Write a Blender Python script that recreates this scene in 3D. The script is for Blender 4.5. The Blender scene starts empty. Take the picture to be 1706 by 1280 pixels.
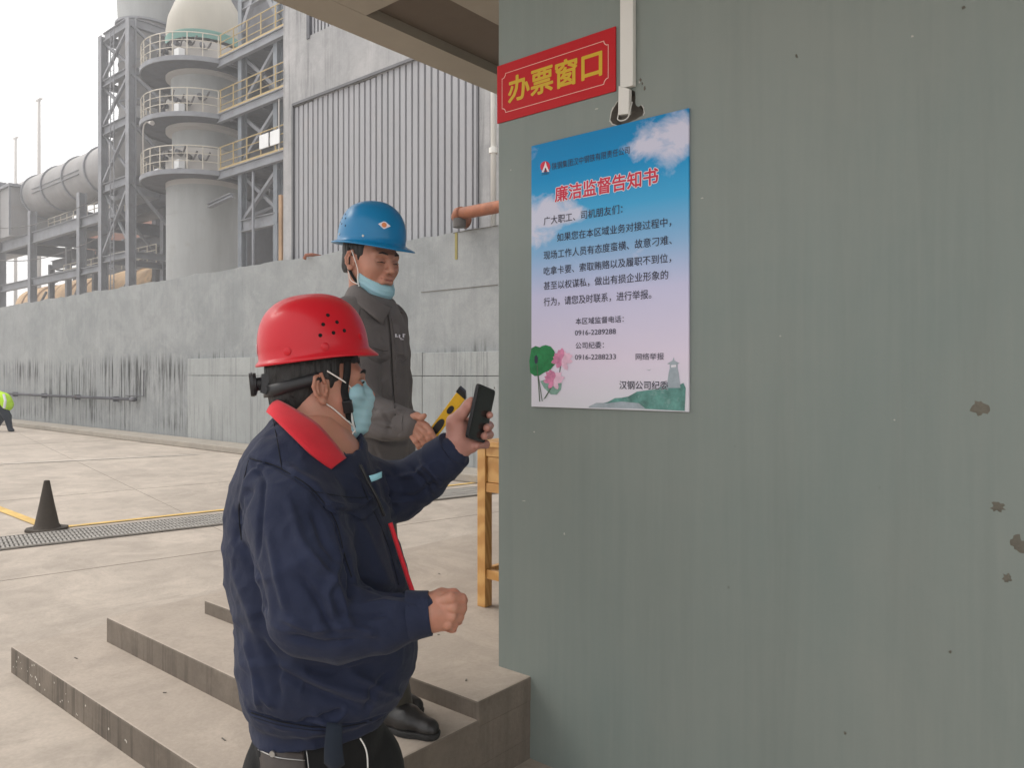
import bpy, bmesh, math, random
import numpy as np
from mathutils import Vector, Matrix
random.seed(7)
R = math.radians
SC = bpy.context.scene
COL = SC.collection
# ------------------------------------------------------------------ camera, sky, sun, exposure
FPX = 1290.0; CX = 853.0; HY = 624.0; YAW = R(40.1)
cam = bpy.data.cameras.new('camera')
cam.sensor_width = 36.0; cam.lens = 36.0 * FPX / 1706.0
cam.shift_y = -16.0 / 1706.0
cam.clip_start = 0.05; cam.clip_end = 3000
co = bpy.data.objects.new('camera', cam); COL.objects.link(co)
co.location = (0, 0, 0); co.rotation_euler = (R(90), 0, YAW)
SC.camera = co

SUN_EL = R(48); SUN_AZ = R(248)          # direction the light comes from, azimuth from +Y clockwise
w = bpy.data.worlds.new('World'); SC.world = w; w.use_nodes = True
nt = w.node_tree; nt.nodes.clear()
out = nt.nodes.new('ShaderNodeOutputWorld'); bg = nt.nodes.new('ShaderNodeBackground')
sky = nt.nodes.new('ShaderNodeTexSky'); sky.sky_type = 'NISHITA'; sky.sun_disc = False
sky.sun_elevation = SUN_EL; sky.sun_rotation = SUN_AZ
sky.air_density = 1.0; sky.dust_density = 6.0; sky.ozone_density = 1.0
mixs = nt.nodes.new('ShaderNodeMix'); mixs.data_type = 'RGBA'
mixs.inputs[0].default_value = 0.85                      # overcast: mostly an even white veil
mixs.inputs[7].default_value = (13.6, 13.4, 13.2, 1)
nt.links.new(sky.outputs[0], mixs.inputs[6]); nt.links.new(mixs.outputs[2], bg.inputs[0])
bg.inputs[1].default_value = 0.1
nt.links.new(bg.outputs[0], out.inputs[0])
sl = bpy.data.lights.new('sun', 'SUN'); sl.energy = 1.5; sl.angle = R(32); sl.color = (1, .96, .9)
so = bpy.data.objects.new('sun', sl); COL.objects.link(so)
sd = Vector((math.sin(SUN_AZ) * math.cos(SUN_EL), math.cos(SUN_AZ) * math.cos(SUN_EL), math.sin(SUN_EL)))
so.rotation_euler = sd.to_track_quat('Z', 'Y').to_euler(); so.location = (-6, -6, 12)
SC.view_settings.view_transform = 'Standard'; SC.view_settings.look = 'None'
SC.view_settings.exposure = 0.3; SC.view_settings.gamma = 1.0
SC.view_settings.use_curve_mapping = False

# ------------------------------------------------------------------ frames
CF, SF = math.cos(YAW), math.sin(YAW)
def cw(p):                       # (right, forward, up) seen from where the photographer stands -> world
    r, d, z = p
    return Vector((r * CF - d * SF, r * SF + d * CF, z))
def C(px, py, d): return Vector(((px - CX) / FPX * d, d, (HY - py) / FPX * d))
def W(px, py, d): return cw(C(px, py, d))
def on_z(px, py, z):
    d = z * FPX / (HY - py); return W(px, py, d)
def on_y(px, py, y):
    d = y / (CF + SF * (px - CX) / FPX); return W(px, py, d)
CAMROT = Matrix.Rotation(YAW, 4, 'Z')
GZ, T1, T2, TP = -1.45, -1.325, -1.205, -1.14

# ------------------------------------------------------------------ objects
MAT = {}
WM = {}
def thing(name, label, cat, loc=(0, 0, 0), rotz=0, group=None):
    o = bpy.data.objects.new(name, None); COL.objects.link(o); o.empty_display_size = .1
    o.location = loc; o.rotation_euler = (0, 0, rotz)
    o['label'] = label; o['category'] = cat
    if group: o['group'] = group
    WM[o.name] = Matrix.Translation(Vector(loc)) @ Matrix.Rotation(rotz, 4, 'Z')
    return o
def tag(o, label=None, cat=None, group=None, kind=None):
    if label: o['label'] = label
    if cat: o['category'] = cat
    if group: o['group'] = group
    if kind: o['kind'] = kind
    return o
def link(name, me, mat, parent=None, smooth=False, label=None):
    if isinstance(mat, str): mat = MAT[mat]
    if mat and not me.materials: me.materials.append(mat)
    if smooth: me.polygons.foreach_set('use_smooth', [True] * len(me.polygons))
    o = bpy.data.objects.new(name, me); COL.objects.link(o)
    if parent:
        o.parent = parent; WM[o.name] = WM[parent.name]
    else: WM[o.name] = Matrix.Identity(4)
    if label: o['label'] = label
    return o

class MB:
    def __init__(s): s.v = []; s.f = []; s.mi = []
    def add(s, vs, fs, m=0):
        n = len(s.v); s.v += [Vector(p) for p in vs]
        s.f += [[i + n for i in f] for f in fs]; s.mi += [m] * len(fs); return s
    def box(s, lo, hi):
        x0, y0, z0 = lo; x1, y1, z1 = hi
        return s.add([(x0, y0, z0), (x1, y0, z0), (x1, y1, z0), (x0, y1, z0), (x0, y0, z1), (x1, y0, z1), (x1, y1, z1), (x0, y1, z1)],
                     [(0, 3, 2, 1), (4, 5, 6, 7), (0, 1, 5, 4), (1, 2, 6, 5), (2, 3, 7, 6), (3, 0, 4, 7)])
    def prism(s, base, vec):     # polygon extruded along vec
        n = len(base); vec = Vector(vec); b = [Vector(p) for p in base]
        return s.add(b + [p + vec for p in b], [tuple(range(n))[::-1], tuple(range(n, 2 * n))] + [(i, (i + 1) % n, n + (i + 1) % n, n + i) for i in range(n)])
    def bar(s, a, b, w, h=None, up=(0, 0, 1)):
        h = h or w; a, b = Vector(a), Vector(b); t = (b - a).normalized(); u = Vector(up)
        if abs(t.dot(u)) > .98: u = Vector((0, 1, 0))
        r = t.cross(u).normalized(); u = r.cross(t).normalized()
        q = [-r * w / 2 - u * h / 2, r * w / 2 - u * h / 2, r * w / 2 + u * h / 2, -r * w / 2 + u * h / 2]
        return s.prism([a + k for k in q], b - a)
    def hbeam(s, a, b, w, h, t=.03, up=(0, 0, 1), face=None):
        a, b = Vector(a), Vector(b); d = (b - a).normalized(); u = Vector(up)
        if abs(d.dot(u)) > .98: u = Vector(face or (0, 1, 0))
        r = d.cross(u).normalized(); u = r.cross(d).normalized()
        s.bar(a + u * (h - t) / 2, b + u * (h - t) / 2, w, t, u); s.bar(a - u * (h - t) / 2, b - u * (h - t) / 2, w, t, u)
        return s.bar(a, b, t, h - 2 * t - .002, u)
    def tube(s, pts, rad, n=8, cap=True):
        pts = [Vector(p) for p in pts]; m = len(pts)
        rs = rad if isinstance(rad, (list, tuple)) else [rad] * m
        t0 = (pts[1] - pts[0]).normalized(); ref = Vector((0, 0, 1)) if abs(t0.z) < .9 else Vector((1, 0, 0))
        nrm = t0.cross(ref).normalized(); vs = []; base = len(s.v)
        for i, p in enumerate(pts):
            t = (pts[min(i + 1, m - 1)] - pts[max(i - 1, 0)]).normalized()
            nrm = (nrm - t * nrm.dot(t)).normalized(); bn = t.cross(nrm)
            for k in range(n):
                a = 2 * math.pi * k / n; vs.append(p + (nrm * math.cos(a) + bn * math.sin(a)) * rs[i])
        fs = [(i * n + k, i * n + (k + 1) % n, (i + 1) * n + (k + 1) % n, (i + 1) * n + k) for i in range(m - 1) for k in range(n)]
        if cap: fs += [tuple(range(n))[::-1], tuple(range((m - 1) * n, m * n))]
        return s.add(vs, fs)
    def lathe(s, prof, c=(0, 0, 0), n=32, a0=0, a1=2 * math.pi, axis=None):   # prof [(r, z)]
        full = abs(a1 - a0 - 2 * math.pi) < 1e-6; k = n if full else n + 1; vs = []
        for r, z in prof:
            for i in range(k):
                a = a0 + (a1 - a0) * i / n
                vs.append((c[0] + r * math.cos(a), c[1] + r * math.sin(a), c[2] + z))
        fs = []
        for j in range(len(prof) - 1):
            for i in range(n):
                fs.append((j * k + i, j * k + (i + 1) % k, (j + 1) * k + (i + 1) % k, (j + 1) * k + i))
        return s.add(vs, fs)
    def build(s, name, mat, parent=None, smooth=False, world=True, label=None, bevel=0):
        me = bpy.data.meshes.new(name)
        vs = s.v
        if parent and world:
            inv = WM[parent.name].inverted(); vs = [inv @ p for p in vs]
        me.from_pydata([tuple(p) for p in vs], [], s.f)
        mats = mat if isinstance(mat, (list, tuple)) else [mat]
        for m in mats: me.materials.append(MAT[m])
        if any(s.mi): me.polygons.foreach_set('material_index', s.mi)
        if smooth == 'auto':
            me.polygons.foreach_set('use_smooth', [True] * len(me.polygons)); me.set_sharp_from_angle(angle=R(35))
        elif smooth: me.polygons.foreach_set('use_smooth', [True] * len(me.polygons))
        me.update()
        o = link(name, me, None, parent, label=label)
        if bevel:
            b = o.modifiers.new('bevel', 'BEVEL'); b.width = bevel; b.segments = 2; b.limit_method = 'ANGLE'
        return o
def dup(root, loc=None, label=None, group=None, rotz=None):
    r = root.copy(); COL.objects.link(r)
    if loc is not None: r.location = loc
    if rotz is not None: r.rotation_euler = (0, 0, rotz)
    if label: r['label'] = label
    if group: r['group'] = group
    for ch in list(root.children):
        c = ch.copy(); COL.objects.link(c); c.parent = r
        for g in ch.children:
            q = g.copy(); COL.objects.link(q); q.parent = c
    return r

# ------------------------------------------------------------------ materials
class N:
    def __init__(s, name):
        s.m = bpy.data.materials.new(name); s.m.use_nodes = True; s.t = s.m.node_tree
        s.b = s.t.nodes['Principled BSDF']; MAT[name] = s.m
        s.tc = s.t.nodes.new('ShaderNodeTexCoord'); s.co = s.tc.outputs['Object']
    def n(s, kind, **kw):
        x = s.t.nodes.new(kind)
        for k, v in kw.items(): setattr(x, k, v)
        return x
    def l(s, a, b): s.t.links.new(a, b)
    def mp(s, scale=(1, 1, 1), loc=(0, 0, 0), rot=(0, 0, 0), src=None):
        m = s.n('ShaderNodeMapping'); m.inputs['Scale'].default_value = scale; m.inputs['Location'].default_value = loc
        m.inputs['Rotation'].default_value = rot; s.l(src or s.co, m.inputs[0]); return m.outputs[0]
    def noise(s, scale, detail=4, rough=.6, src=None, dist=0):
        x = s.n('ShaderNodeTexNoise'); x.inputs['Scale'].default_value = scale; x.inputs['Detail'].default_value = detail
        x.inputs['Roughness'].default_value = rough; x.inputs['Distortion'].default_value = dist
        s.l(src or s.co, x.inputs['Vector']); return x.outputs['Fac']
    def ramp(s, fac, stops):
        x = s.n('ShaderNodeValToRGB'); e = x.color_ramp.elements
        while len(e) < len(stops): e.new(.5)
        for k, (p, c) in enumerate(stops):
            e[k].position = p; e[k].color = (c, c, c, 1) if not isinstance(c, (tuple, list)) else (*c[:3], 1)
        s.l(fac, x.inputs[0]); return x.outputs[0]
    def math(s, op, a, b=None, c=None, clamp=False):
        x = s.n('ShaderNodeMath', operation=op, use_clamp=clamp)
        for i, q in enumerate((a, b, c)):
            if q is None: continue
            if isinstance(q, (int, float)): x.inputs[i].default_value = q
            else: s.l(q, x.inputs[i])
        return x.outputs[0]
    def mix(s, fac, a, b, mode='MIX'):
        x = s.n('ShaderNodeMix', data_type='RGBA', blend_type=mode)
        for i, q in ((0, fac), (6, a), (7, b)):
            if isinstance(q, (int, float)): x.inputs[i].default_value = q
            elif isinstance(q, (tuple, list)): x.inputs[i].default_value = (*q[:3], 1)
            else: s.l(q, x.inputs[i])
        return x.outputs[2]
    def xyz(s, src=None):
        x = s.n('ShaderNodeSeparateXYZ'); s.l(src or s.co, x.inputs[0]); return x.outputs
    def color(s, c):
        if isinstance(c, (tuple, list)): s.b.inputs['Base Color'].default_value = (*c[:3], 1)
        else: s.l(c, s.b.inputs['Base Color'])
        return s
    def rough(s, r):
        if isinstance(r, (int, float)): s.b.inputs['Roughness'].default_value = r
        else: s.l(r, s.b.inputs['Roughness'])
        return s
    def set(s, k, v): s.b.inputs[k].default_value = v; return s
    def bump(s, h, strength=.3, dist=.01, prev=None):
        x = s.n('ShaderNodeBump'); x.inputs['Strength'].default_value = strength; x.inputs['Distance'].default_value = dist
        s.l(h, x.inputs['Height'])
        if prev is not None: s.l(prev, x.inputs['Normal'])
        s.l(x.outputs[0], s.b.inputs['Normal']); return x.outputs[0]
    def geo(s): # world position
        g = s.n('ShaderNodeNewGeometry'); return g.outputs['Position']
def lerp_(a, b, t): return a + (b - a) * t
def sc(c, k): return tuple(min(1, x * k) for x in c)
def painted(name, c, rough=.6, var=.25, scale=3, spec=.4, bump=.1, metal=0, dirt=None, streak=False, bd=.004):
    m = N(name); src = m.mp((1, 1, .15)) if streak else m.co
    f = m.noise(scale, 6, .65, src); g = m.noise(scale * 9, 4, .6)
    col = m.mix(m.ramp(f, [(.3, 0), (.7, 1)]), sc(c, 1 - var), sc(c, 1 + var * .6))
    if dirt: col = m.mix(m.math('MULTIPLY', m.ramp(m.noise(scale * 2.3, 8, .7), [(.55, 0), (.72, 1)]), .7), col, dirt)
    m.color(col).rough(m.math('ADD', m.math('MULTIPLY', g, .2), rough - .1))
    m.set('Specular IOR Level', spec); m.set('Metallic', metal)
    if bump: m.bump(g, bump, bd)
    return m
# steel / plant
painted('steel_gray', (.235, .24, .262), .65, .25, 1.2, dirt=(.16, .13, .11))
painted('steel_dark', (.115, .117, .132), .7, .3, 1.5, dirt=(.12, .08, .06))
painted('steel_blue', (.19, .21, .235), .6, .25, 1.2)
painted('duct_gray', (.30, .29, .29), .6, .28, .5, dirt=(.26, .22, .2), streak=True)
painted('stove_gray', (.33, .335, .33), .55, .22, .8, streak=True, dirt=(.28, .27, .25))
painted('stove_cream', (.40, .37, .31), .6, .12, .8, streak=True)
painted('stove_green', (.12, .26, .22), .6, .1, 1)
painted('rail_yellow', (.46, .34, .15), .6, .25, 2, dirt=(.3, .2, .1))
painted('rail_pale', (.55, .50, .42), .6, .2, 2)
painted('lagging_brown', (.56, .37, .20), .85, .3, 1.3, dirt=(.22, .16, .11), bump=.5, bd=.06)
painted('rust_red', (.33, .13, .08), .8, .3, 1)
painted('rust_band', (.42, .27, .15), .8, .3, 2)
painted('orange_post', (.40, .25, .14), .7, .25, 1)
painted('pale_cladding', (.45, .42, .39), .6, .1, .5)
painted('white_box', (.8, .8, .8), .5, .05, 2)
painted('valve_dark', (.10, .09, .085), .7, .3, 5)
painted('cladding', (.31, .31, .325), .5, .12, .9, spec=.5, metal=.05, bump=.06, streak=True, dirt=(.33, .31, .31))
painted('cladding_edge', (.13, .13, .14), .6, .2, 2)
painted('white_pvc', (.74, .73, .69), .5, .06, 3, bump=.03)
painted('pipe_orange', (.30, .105, .05), .55, .3, 6, dirt=(.15, .06, .04))
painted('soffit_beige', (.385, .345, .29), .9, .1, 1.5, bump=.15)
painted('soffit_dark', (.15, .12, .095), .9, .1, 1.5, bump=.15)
painted('metal_bare', (.45, .45, .44), .35, .1, 8, metal=.9)
painted('hook_metal', (.30, .30, .30), .4, .1, 8, metal=.8)

def stained_concrete(name, base, warm, seed=0, drips=0., mottled=1., patch=.0, rough=.85, grain=.35, blobs=False, zband=None):
    m = N(name); s = m.mp((1, 1, 1), (seed, seed * .7, 0))
    big = m.noise(.55, 5, .6, s, .6); mid = m.noise(3.1, 7, .7, s, .4); fine = m.noise(55, 5, .7, s)
    col = m.mix(m.ramp(big, [(.35, 0), (.68, 1)]), base, warm)
    col = m.mix(m.math('MULTIPLY', m.ramp(mid, [(.42, 0), (.75, 1)]), .5 * mottled), col, sc(base, .66))
    col = m.mix(m.math('MULTIPLY', m.ramp(m.noise(1.3, 6, .75, s, 1), [(.5, 0), (.62, 1)]), .28 * mottled), col, sc(warm, 1.22))
    col = m.mix(m.math('MULTIPLY', m.ramp(fine, [(.35, 1), (.62, 0)]), .22), col, sc(base, .6))
    if blobs:
        v = m.n('ShaderNodeTexVoronoi', feature='F1'); v.inputs['Scale'].default_value = 2.3; m.l(s, v.inputs[0])
        col = m.mix(m.math('MULTIPLY', m.ramp(v.outputs['Distance'], [(.0, 1), (.05, 0)]), .6), col, sc(base, .35))
    if drips:
        d = m.noise(2.2, 7, .75, m.mp((4.2, 4, .16), (seed, 0, 0)), .25)
        zone = m.ramp(m.noise(.33, 3, .5, m.mp((1, 1, 2.2), (seed, 3, 0))), [(.38, .25), (.52, 1)])
        if zband: zone = m.math('MULTIPLY', zone, m.ramp(m.math('ADD', m.math('DIVIDE', m.xyz()[2], 3.6), m.math('MULTIPLY', m.noise(1.2, 4, .6), .16)), [(zband[0], .0), (zband[0] + .06, 1), (zband[1] - .08, 1), (zband[1], .06)]))
        col = m.mix(m.math('MULTIPLY', m.math('MULTIPLY', m.ramp(d, [(.50, 0), (.57, 1)]), zone), drips), col, sc(base, .17))
    m.color(col).rough(rough).set('Specular IOR Level', .3)
    h = m.math('ADD', m.math('MULTIPLY', fine, .4), mid)
    m.bump(h, grain, .006)
    return m
# ================================================================== materials of the setting
stained_concrete('yard_concrete', (.39, .338, .288), (.525, .457, .39), 3, mottled=1.2, grain=.25)
m = MAT['yard_concrete']
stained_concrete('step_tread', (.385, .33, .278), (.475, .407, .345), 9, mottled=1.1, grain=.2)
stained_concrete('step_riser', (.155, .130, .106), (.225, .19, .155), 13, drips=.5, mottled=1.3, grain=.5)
stained_concrete('kerb_concrete', (.33, .30, .26), (.38, .34, .29), 4)
stained_concrete('wall_concrete', (.265, .28, .285), (.36, .37, .37), 21, drips=1.0, mottled=.9, grain=1.0, zband=(.10, .62))
stained_concrete('wall_concrete_smooth', (.315, .33, .33), (.375, .39, .385), 33, drips=.35, mottled=.6, grain=.3)
stained_concrete('plant_concrete', (.34, .34, .345), (.45, .44, .44), 17, drips=.35, mottled=1.0, grain=.6)
stained_concrete('broken_plaster', (.16, .145, .125), (.22, .2, .17), 5, grain=1.0)
stained_concrete('plaster_edge', (.5, .49, .46), (.55, .54, .5), 6)
stained_concrete('mud', (.15, .14, .115), (.2, .185, .15), 8, grain=1)
stained_concrete('cone_rubber', (.045, .036, .028), (.075, .06, .047), 8, mottled=.5, rough=.75)
painted('line_yellow', (.66, .44, .14), .8, .25, 5, dirt=(.42, .36, .27))
painted('line_white', (.60, .56, .50), .85, .2, 5, dirt=(.42, .38, .34))
painted('grate_iron', (.33, .31, .285), .7, .2, 5)
painted('trench_dark', (.15, .14, .122), .9, .2, 5)
painted('joint_dark', (.24, .21, .18), .9, .2, 5)
painted('water_stain', (.3, .26, .1), .9, .2, 5)

# painted office wall: grey green distemper put on with vertical strokes
m = N('office_paint'); s = m.co
st = m.noise(3.2, 7, .7, m.mp((3.0, 3.0, .16)), .2); st2 = m.noise(20, 5, .65, m.mp((2.2, 2.2, .09)))
cl = m.noise(1.1, 5, .6, s, .5); fi = m.noise(90, 4, .6, s)
base = (.196, .238, .222)
col = m.mix(m.ramp(cl, [(.3, 0), (.7, 1)]), base, (.234, .262, .240))
col = m.mix(m.math('MULTIPLY', m.ramp(st, [(.36, 1), (.54, 0)]), .20), col, (.165, .19, .175))
col = m.mix(m.math('MULTIPLY', m.ramp(st2, [(.44, 0), (.72, 1)]), .22), col, (.27, .295, .272))
dr = m.noise(2.0, 8, .8, m.mp((14, 14, .5), (5, 0, 0)))
col = m.mix(m.math('MULTIPLY', m.ramp(dr, [(.66, 0), (.74, 1)]), .2), col, (.11, .115, .10))
v = m.n('ShaderNodeTexVoronoi', feature='F1'); v.inputs['Scale'].default_value = 5.5; m.l(m.mp((1, 1, .8), (.3, 0, .2)), v.inputs[0])
col = m.mix(m.math('MULTIPLY', m.ramp(v.outputs['Distance'], [(.012, 1), (.025, 0)]), .5), col, (.09, .09, .08))
m.color(col).rough(m.math('ADD', m.math('MULTIPLY', st2, .25), .38)).set('Specular IOR Level', .45)
b1 = m.bump(m.math('ADD', m.math('MULTIPLY', m.noise(7, 5, .6, m.mp((1, 1, .5))), 1.0), m.math('MULTIPLY', fi, .12)), .30, .006)

# ================================================================== ground
def patch(mb, pts, z, th=.0): mb.add([(p.x, p.y, z) for p in pts], [tuple(range(len(pts)))])
g = MB(); g.add([(-165, -12, GZ), (12, -12, GZ), (12, 72, GZ), (-165, 72, GZ)], [(0, 1, 2, 3)])
tag(g.build('ground', 'yard_concrete'), 'pale stained concrete yard floor', kind='structure')
# cast slabs of the yard with narrow tarred joints
j = MB()
p0, p1 = on_z(109, 879, GZ), on_z(378, 850, GZ); dl = (p1 - p0).normalized(); nl = Vector((dl.y, -dl.x, 0))
for k in range(-3, 5):
    c = p0 + nl * (k * 4.1 + 1.9); j.bar(c - dl * 9 + Vector((0, 0, .0)), c + dl * 4.0, .005, .004)
for k in range(-2, 3):
    c = p0 + dl * (k * 4.3 + 1.1); j.bar(c - nl * 14, c + nl * 3.2, .005, .004)
tag(j.build('slab_joints', 'joint_dark'), 'thin dark joints between the yard slabs', kind='structure')
def strip(name, a, b, w, mat, z, label):
    d = (b - a).normalized(); n = Vector((-d.y, d.x, 0)) * w / 2
    k = MB(); k.add([(p.x, p.y, z) for p in (a - n, b - n, b + n, a + n)], [(0, 1, 2, 3)])
    return tag(k.build(name, mat), label, kind='structure')
strip('yellow_line', p0 + dl * -.2, p0 + dl * 5.0, .085, 'line_yellow', GZ + .008, 'yellow painted line beside the drain grating')
strip('yellow_line', on_z(-60, 826, GZ), on_z(72, 877, GZ), .10, 'line_yellow', GZ + .008, 'yellow painted line ending at the traffic cone')
strip('white_line', on_z(-60, 777, GZ), on_z(330, 758, GZ), .07, 'line_white', GZ + .008, 'worn pale line across the far yard')
# drain
q0, q1 = on_z(0, 908, GZ), on_z(378, 866, GZ); dg = (q1 - q0).normalized(); ng = Vector((-dg.y, dg.x, 0))
L0, L1, HW = -2.2, 7.6, .27
t = thing('drain_grating', 'long grey iron drain grating let into the yard beside the yellow line', 'grating', tuple(q0 + Vector((0, 0, .0))))
k = MB(); a, b = q0 + dg * L0, q0 + dg * L1
k.add([(p.x, p.y, GZ + .005) for p in (a - ng * HW, b - ng * HW, b + ng * HW, a + ng * HW)], [(0, 3, 2, 1)]); k.build('trench', 'trench_dark', t)
k = MB()
for i in range(int((L1 - L0) / .032)):
    c = q0 + dg * (L0 + i * .032) + Vector((0, 0, .012)); k.bar(c - ng * HW, c + ng * HW, .019, .012)
tag(k.build('bars', 'grate_iron', t), kind='stuff')
for sgn in (-1, -.5, 0, .5, 1):
    k = MB(); c = ng * HW * sgn + Vector((0, 0, .014)); k.bar(q0 + dg * L0 + c, q0 + dg * L1 + c, .014, .014); k.build('rail', 'grate_iron', t)

# ================================================================== far kerb and retaining wall
rnd = random.Random(4)
k = MB(); k.box((-60, 7.54, GZ), (3, 8.1, GZ + .12)); tag(k.build('kerb', 'kerb_concrete', bevel=.02), 'raised kerb along the foot of the long wall', kind='structure')
t = thing('retaining_wall', 'long grey rendered concrete wall with dark drip stains behind the yard', 'wall', (-20, 8.2, GZ))
xs = [-70 + i * .22 for i in range(int(74 / .22))]
top = [(x, 2.1 + .022 * math.sin(x * 3.1) * math.sin(x * .7) + rnd.uniform(-.014, .014)) for x in xs]
k = MB(); poly = [(-70, 8.2, GZ)] + [(x, 8.2, z) for x, z in top] + [(xs[-1], 8.2, GZ)]
n = len(xs); vs = [(x, 8.2, GZ) for x in xs] + [(x, 8.2, z) for x, z in top] + [(x, 8.52, z + .01) for x, z in top] + [(x, 8.52, GZ) for x in xs]
k.add(vs, [(r * n + i, r * n + i + 1, (r + 1) * n + i + 1, (r + 1) * n + i) for r in range(3) for i in range(n - 1)])
k.build('wall', 'wall_concrete', t)
x0 = on_y(313, 600, 8.13).x
for i, (a, b, z1) in enumerate([(x0, x0 + 3.6, .33), (x0 + 3.612, x0 + 7.2, .335), (x0 + 7.212, x0 + 10.6, .325), (x0 + 10.612, 3, .33)]):
    k = MB(); k.box((a, 8.12, GZ), (b, 8.2, -.03)); k.build('plinth_panel', 'wall_concrete_smooth', t, bevel=.006)
    k = MB(); k.box((a, 8.125, -.02), (b, 8.2, z1)); k.build('plinth_panel', 'wall_concrete_smooth', t, bevel=.006)
k = MB()
for px0, py0, px1, py1 in [(755, 388, 829, 384), (702, 487, 829, 482)]:
    a, b = on_y(px0, py0, 8.195), on_y(px1, py1, 8.195); k.bar(a, (b.x, b.y, a.z), .012, .008)
k.build('crack', 'trench_dark', t)
k = MB(); a, b = on_y(760, 388, 8.195), on_y(763, 432, 8.195); k.bar((a.x, 8.197, a.z), (a.x, 8.197, b.z), .05, .012); k.build('rust_streak', 'water_stain', t)
t = thing('wall_pipe', 'thin dark pipe run bracketed low along the long grey wall', 'pipe', (-22, 8.1, -.58))
k = MB(); xe = on_y(222, 663, 8.1).x; k.tube([(-48, 8.08, -.6), (xe, 8.08, -.58)], .035, 10); k.build('tube', 'steel_dark', t, True)
k = MB(); k.tube([(xe - .05, 8.08, -.58), (xe + .12, 8.08, -.58)], .055, 10); k.build('end_cap', 'steel_dark', t, True)
for i in range(9):
    k = MB(); x = xe - 1.0 - i * 2.3; k.box((x - .02, 8.06, -.66), (x + .02, 8.199, -.53)); k.build('bracket', 'steel_dark', t)
k = MB(); x2 = on_y(238, 640, 8.15).x; k.tube([(xe - .6, 8.17, -.5), (x2, 8.17, -.5), (x2, 8.17, .1)], .012, 6); k.build('conduit', 'steel_dark', t)

# orange pipe stub, rusty elbow
t = thing('orange_pipe', 'orange pipe with a rusty elbow coming over the top of the long wall', 'pipe', tuple(on_y(790, 350, 7.95)))
a, b = on_y(768, 356, 7.95), on_y(860, 341, 7.95); z = a.z; R0 = .085
k = MB(); k.tube([(a.x, 7.95, z), (b.x + 2.0, 7.95, z)], R0, 20); k.build('tube', 'pipe_orange', t, True)
k = MB(); k.tube([(a.x + .02, 7.95, z), (a.x - .05, 7.96, z), (a.x - .11, 8.0, z - .01), (a.x - .12, 8.08, z - .05), (a.x - .11, 8.19, z - .07)], .10, 18); k.build('elbow', 'pipe_orange', t, True)
k = MB(); k.tube([(a.x - .03, 7.95, z - .07), (a.x - .03, 7.95, z - .19)], .09, 16); k.build('flange', 'valve_dark', t, 'auto')
for xx in (a.x + 1.1, a.x + 2.3):
    k = MB(); k.box((xx - .03, 7.87, z - .12), (xx + .03, 8.3, z - .088)); k.build('bracket', 'steel_dark', t)
t = thing('rusty_pipe_elbow', 'small rusty pipe elbow sticking over the top of the long wall', 'pipe', tuple(on_y(508, 428, 8.1)))
a = on_y(508, 424, 8.1); k = MB(); k.tube([(a.x + .1, 8.4, a.z - .02), (a.x + .08, 8.2, a.z), (a.x, 8.12, a.z - .01), (a.x - .03, 8.11, a.z - .08)], .032, 12); k.build('tube', 'rust_red', t, True)

# ================================================================== plant building behind the wall, clad in ribbed sheet
YB = 8.62
xc = on_y(472, 400, YB).x
t = thing('plant_building', 'grey concrete plant building with ribbed steel sheeting above the long wall', 'building', (xc, YB, GZ))
xp0, xp1 = on_y(488, 400, YB).x, on_y(797, 300, YB).x
zt = on_y(488, 178, YB).z
wx0, wx1 = on_y(514, 30, YB).x, on_y(566, 30, YB).x; wz0, wz1 = on_y(514, 60, YB).z, 10.2
def wallrects(mb, xa, xb, za, zb, y0, y1, holes):
    xs = sorted({xa, xb, *[h[0] for h in holes], *[h[1] for h in holes]}); zs = sorted({za, zb, *[h[2] for h in holes], *[h[3] for h in holes]})
    for i in range(len(xs) - 1):
        run = None
        for jz in range(len(zs) - 1):
            cx, cz = (xs[i] + xs[i + 1]) / 2, (zs[jz] + zs[jz + 1]) / 2
            if any(h[0] < cx < h[1] and h[2] < cz < h[3] for h in holes): 
                if run is not None: mb.box((xs[i], y0, run), (xs[i + 1], y1, zs[jz])); run = None
            elif run is None: run = zs[jz]
        if run is not None: mb.box((xs[i], y0, run), (xs[i + 1], y1, zs[-1]))
k = MB(); wallrects(k, xc, 4, GZ, 12.5, YB, YB + .3, [(xp0, xp1, 1.2, zt), (wx0, wx1, wz0, wz1)]); k.build('wall', 'plant_concrete', t)
k = MB(); k.box((xc, YB + .302, GZ), (4, 16, 12.5)); k.build('core', 'plant_concrete', t)
k = MB(); k.box((xp0, YB + .05, zt + .005), (xp1 , YB - .03, zt + .055)); k.build('head_flashing', 'cladding_edge', t)
k = MB(); k.box((xp0 - .02, YB - .02, 1.2), (xp0 + .03, YB + .05, zt)); k.build('edge_flashing', 'cladding_edge', t)
k = MB(); k.box((xp1 - .02, YB - .03, 1.2), (xp1 + .015, YB + .05, zt)); k.build('edge_flashing', 'cladding_edge', t)
pitch = (xp1 - xp0) / 32.0; nr = 4
for sidx in range(8):
    k = MB(); pr = []
    yo = YB + .02 + rnd.uniform(-.004, .004)
    for i in range(nr):
        x = xp0 + (sidx * nr + i) * pitch
        pr += [(x, yo + .035), (x + pitch * .19, yo + .034), (x + pitch * .25, yo), (x + pitch * .94, yo)]
    pr.append((xp0 + (sidx + 1) * nr * pitch, yo + .035)); pr[0] = (pr[0][0] - .012, pr[0][1] - .004)
    zb = rnd.uniform(-.03, .015)
    vs = [(x, y, 1.6) for x, y in pr] + [(x, y, zt + zb) for x, y in pr]; n = len(pr)
    k.add(vs, [(i, i + 1, n + i + 1, n + i) for i in range(n - 1)]); k.build('cladding_sheet', 'cladding', t)
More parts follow.
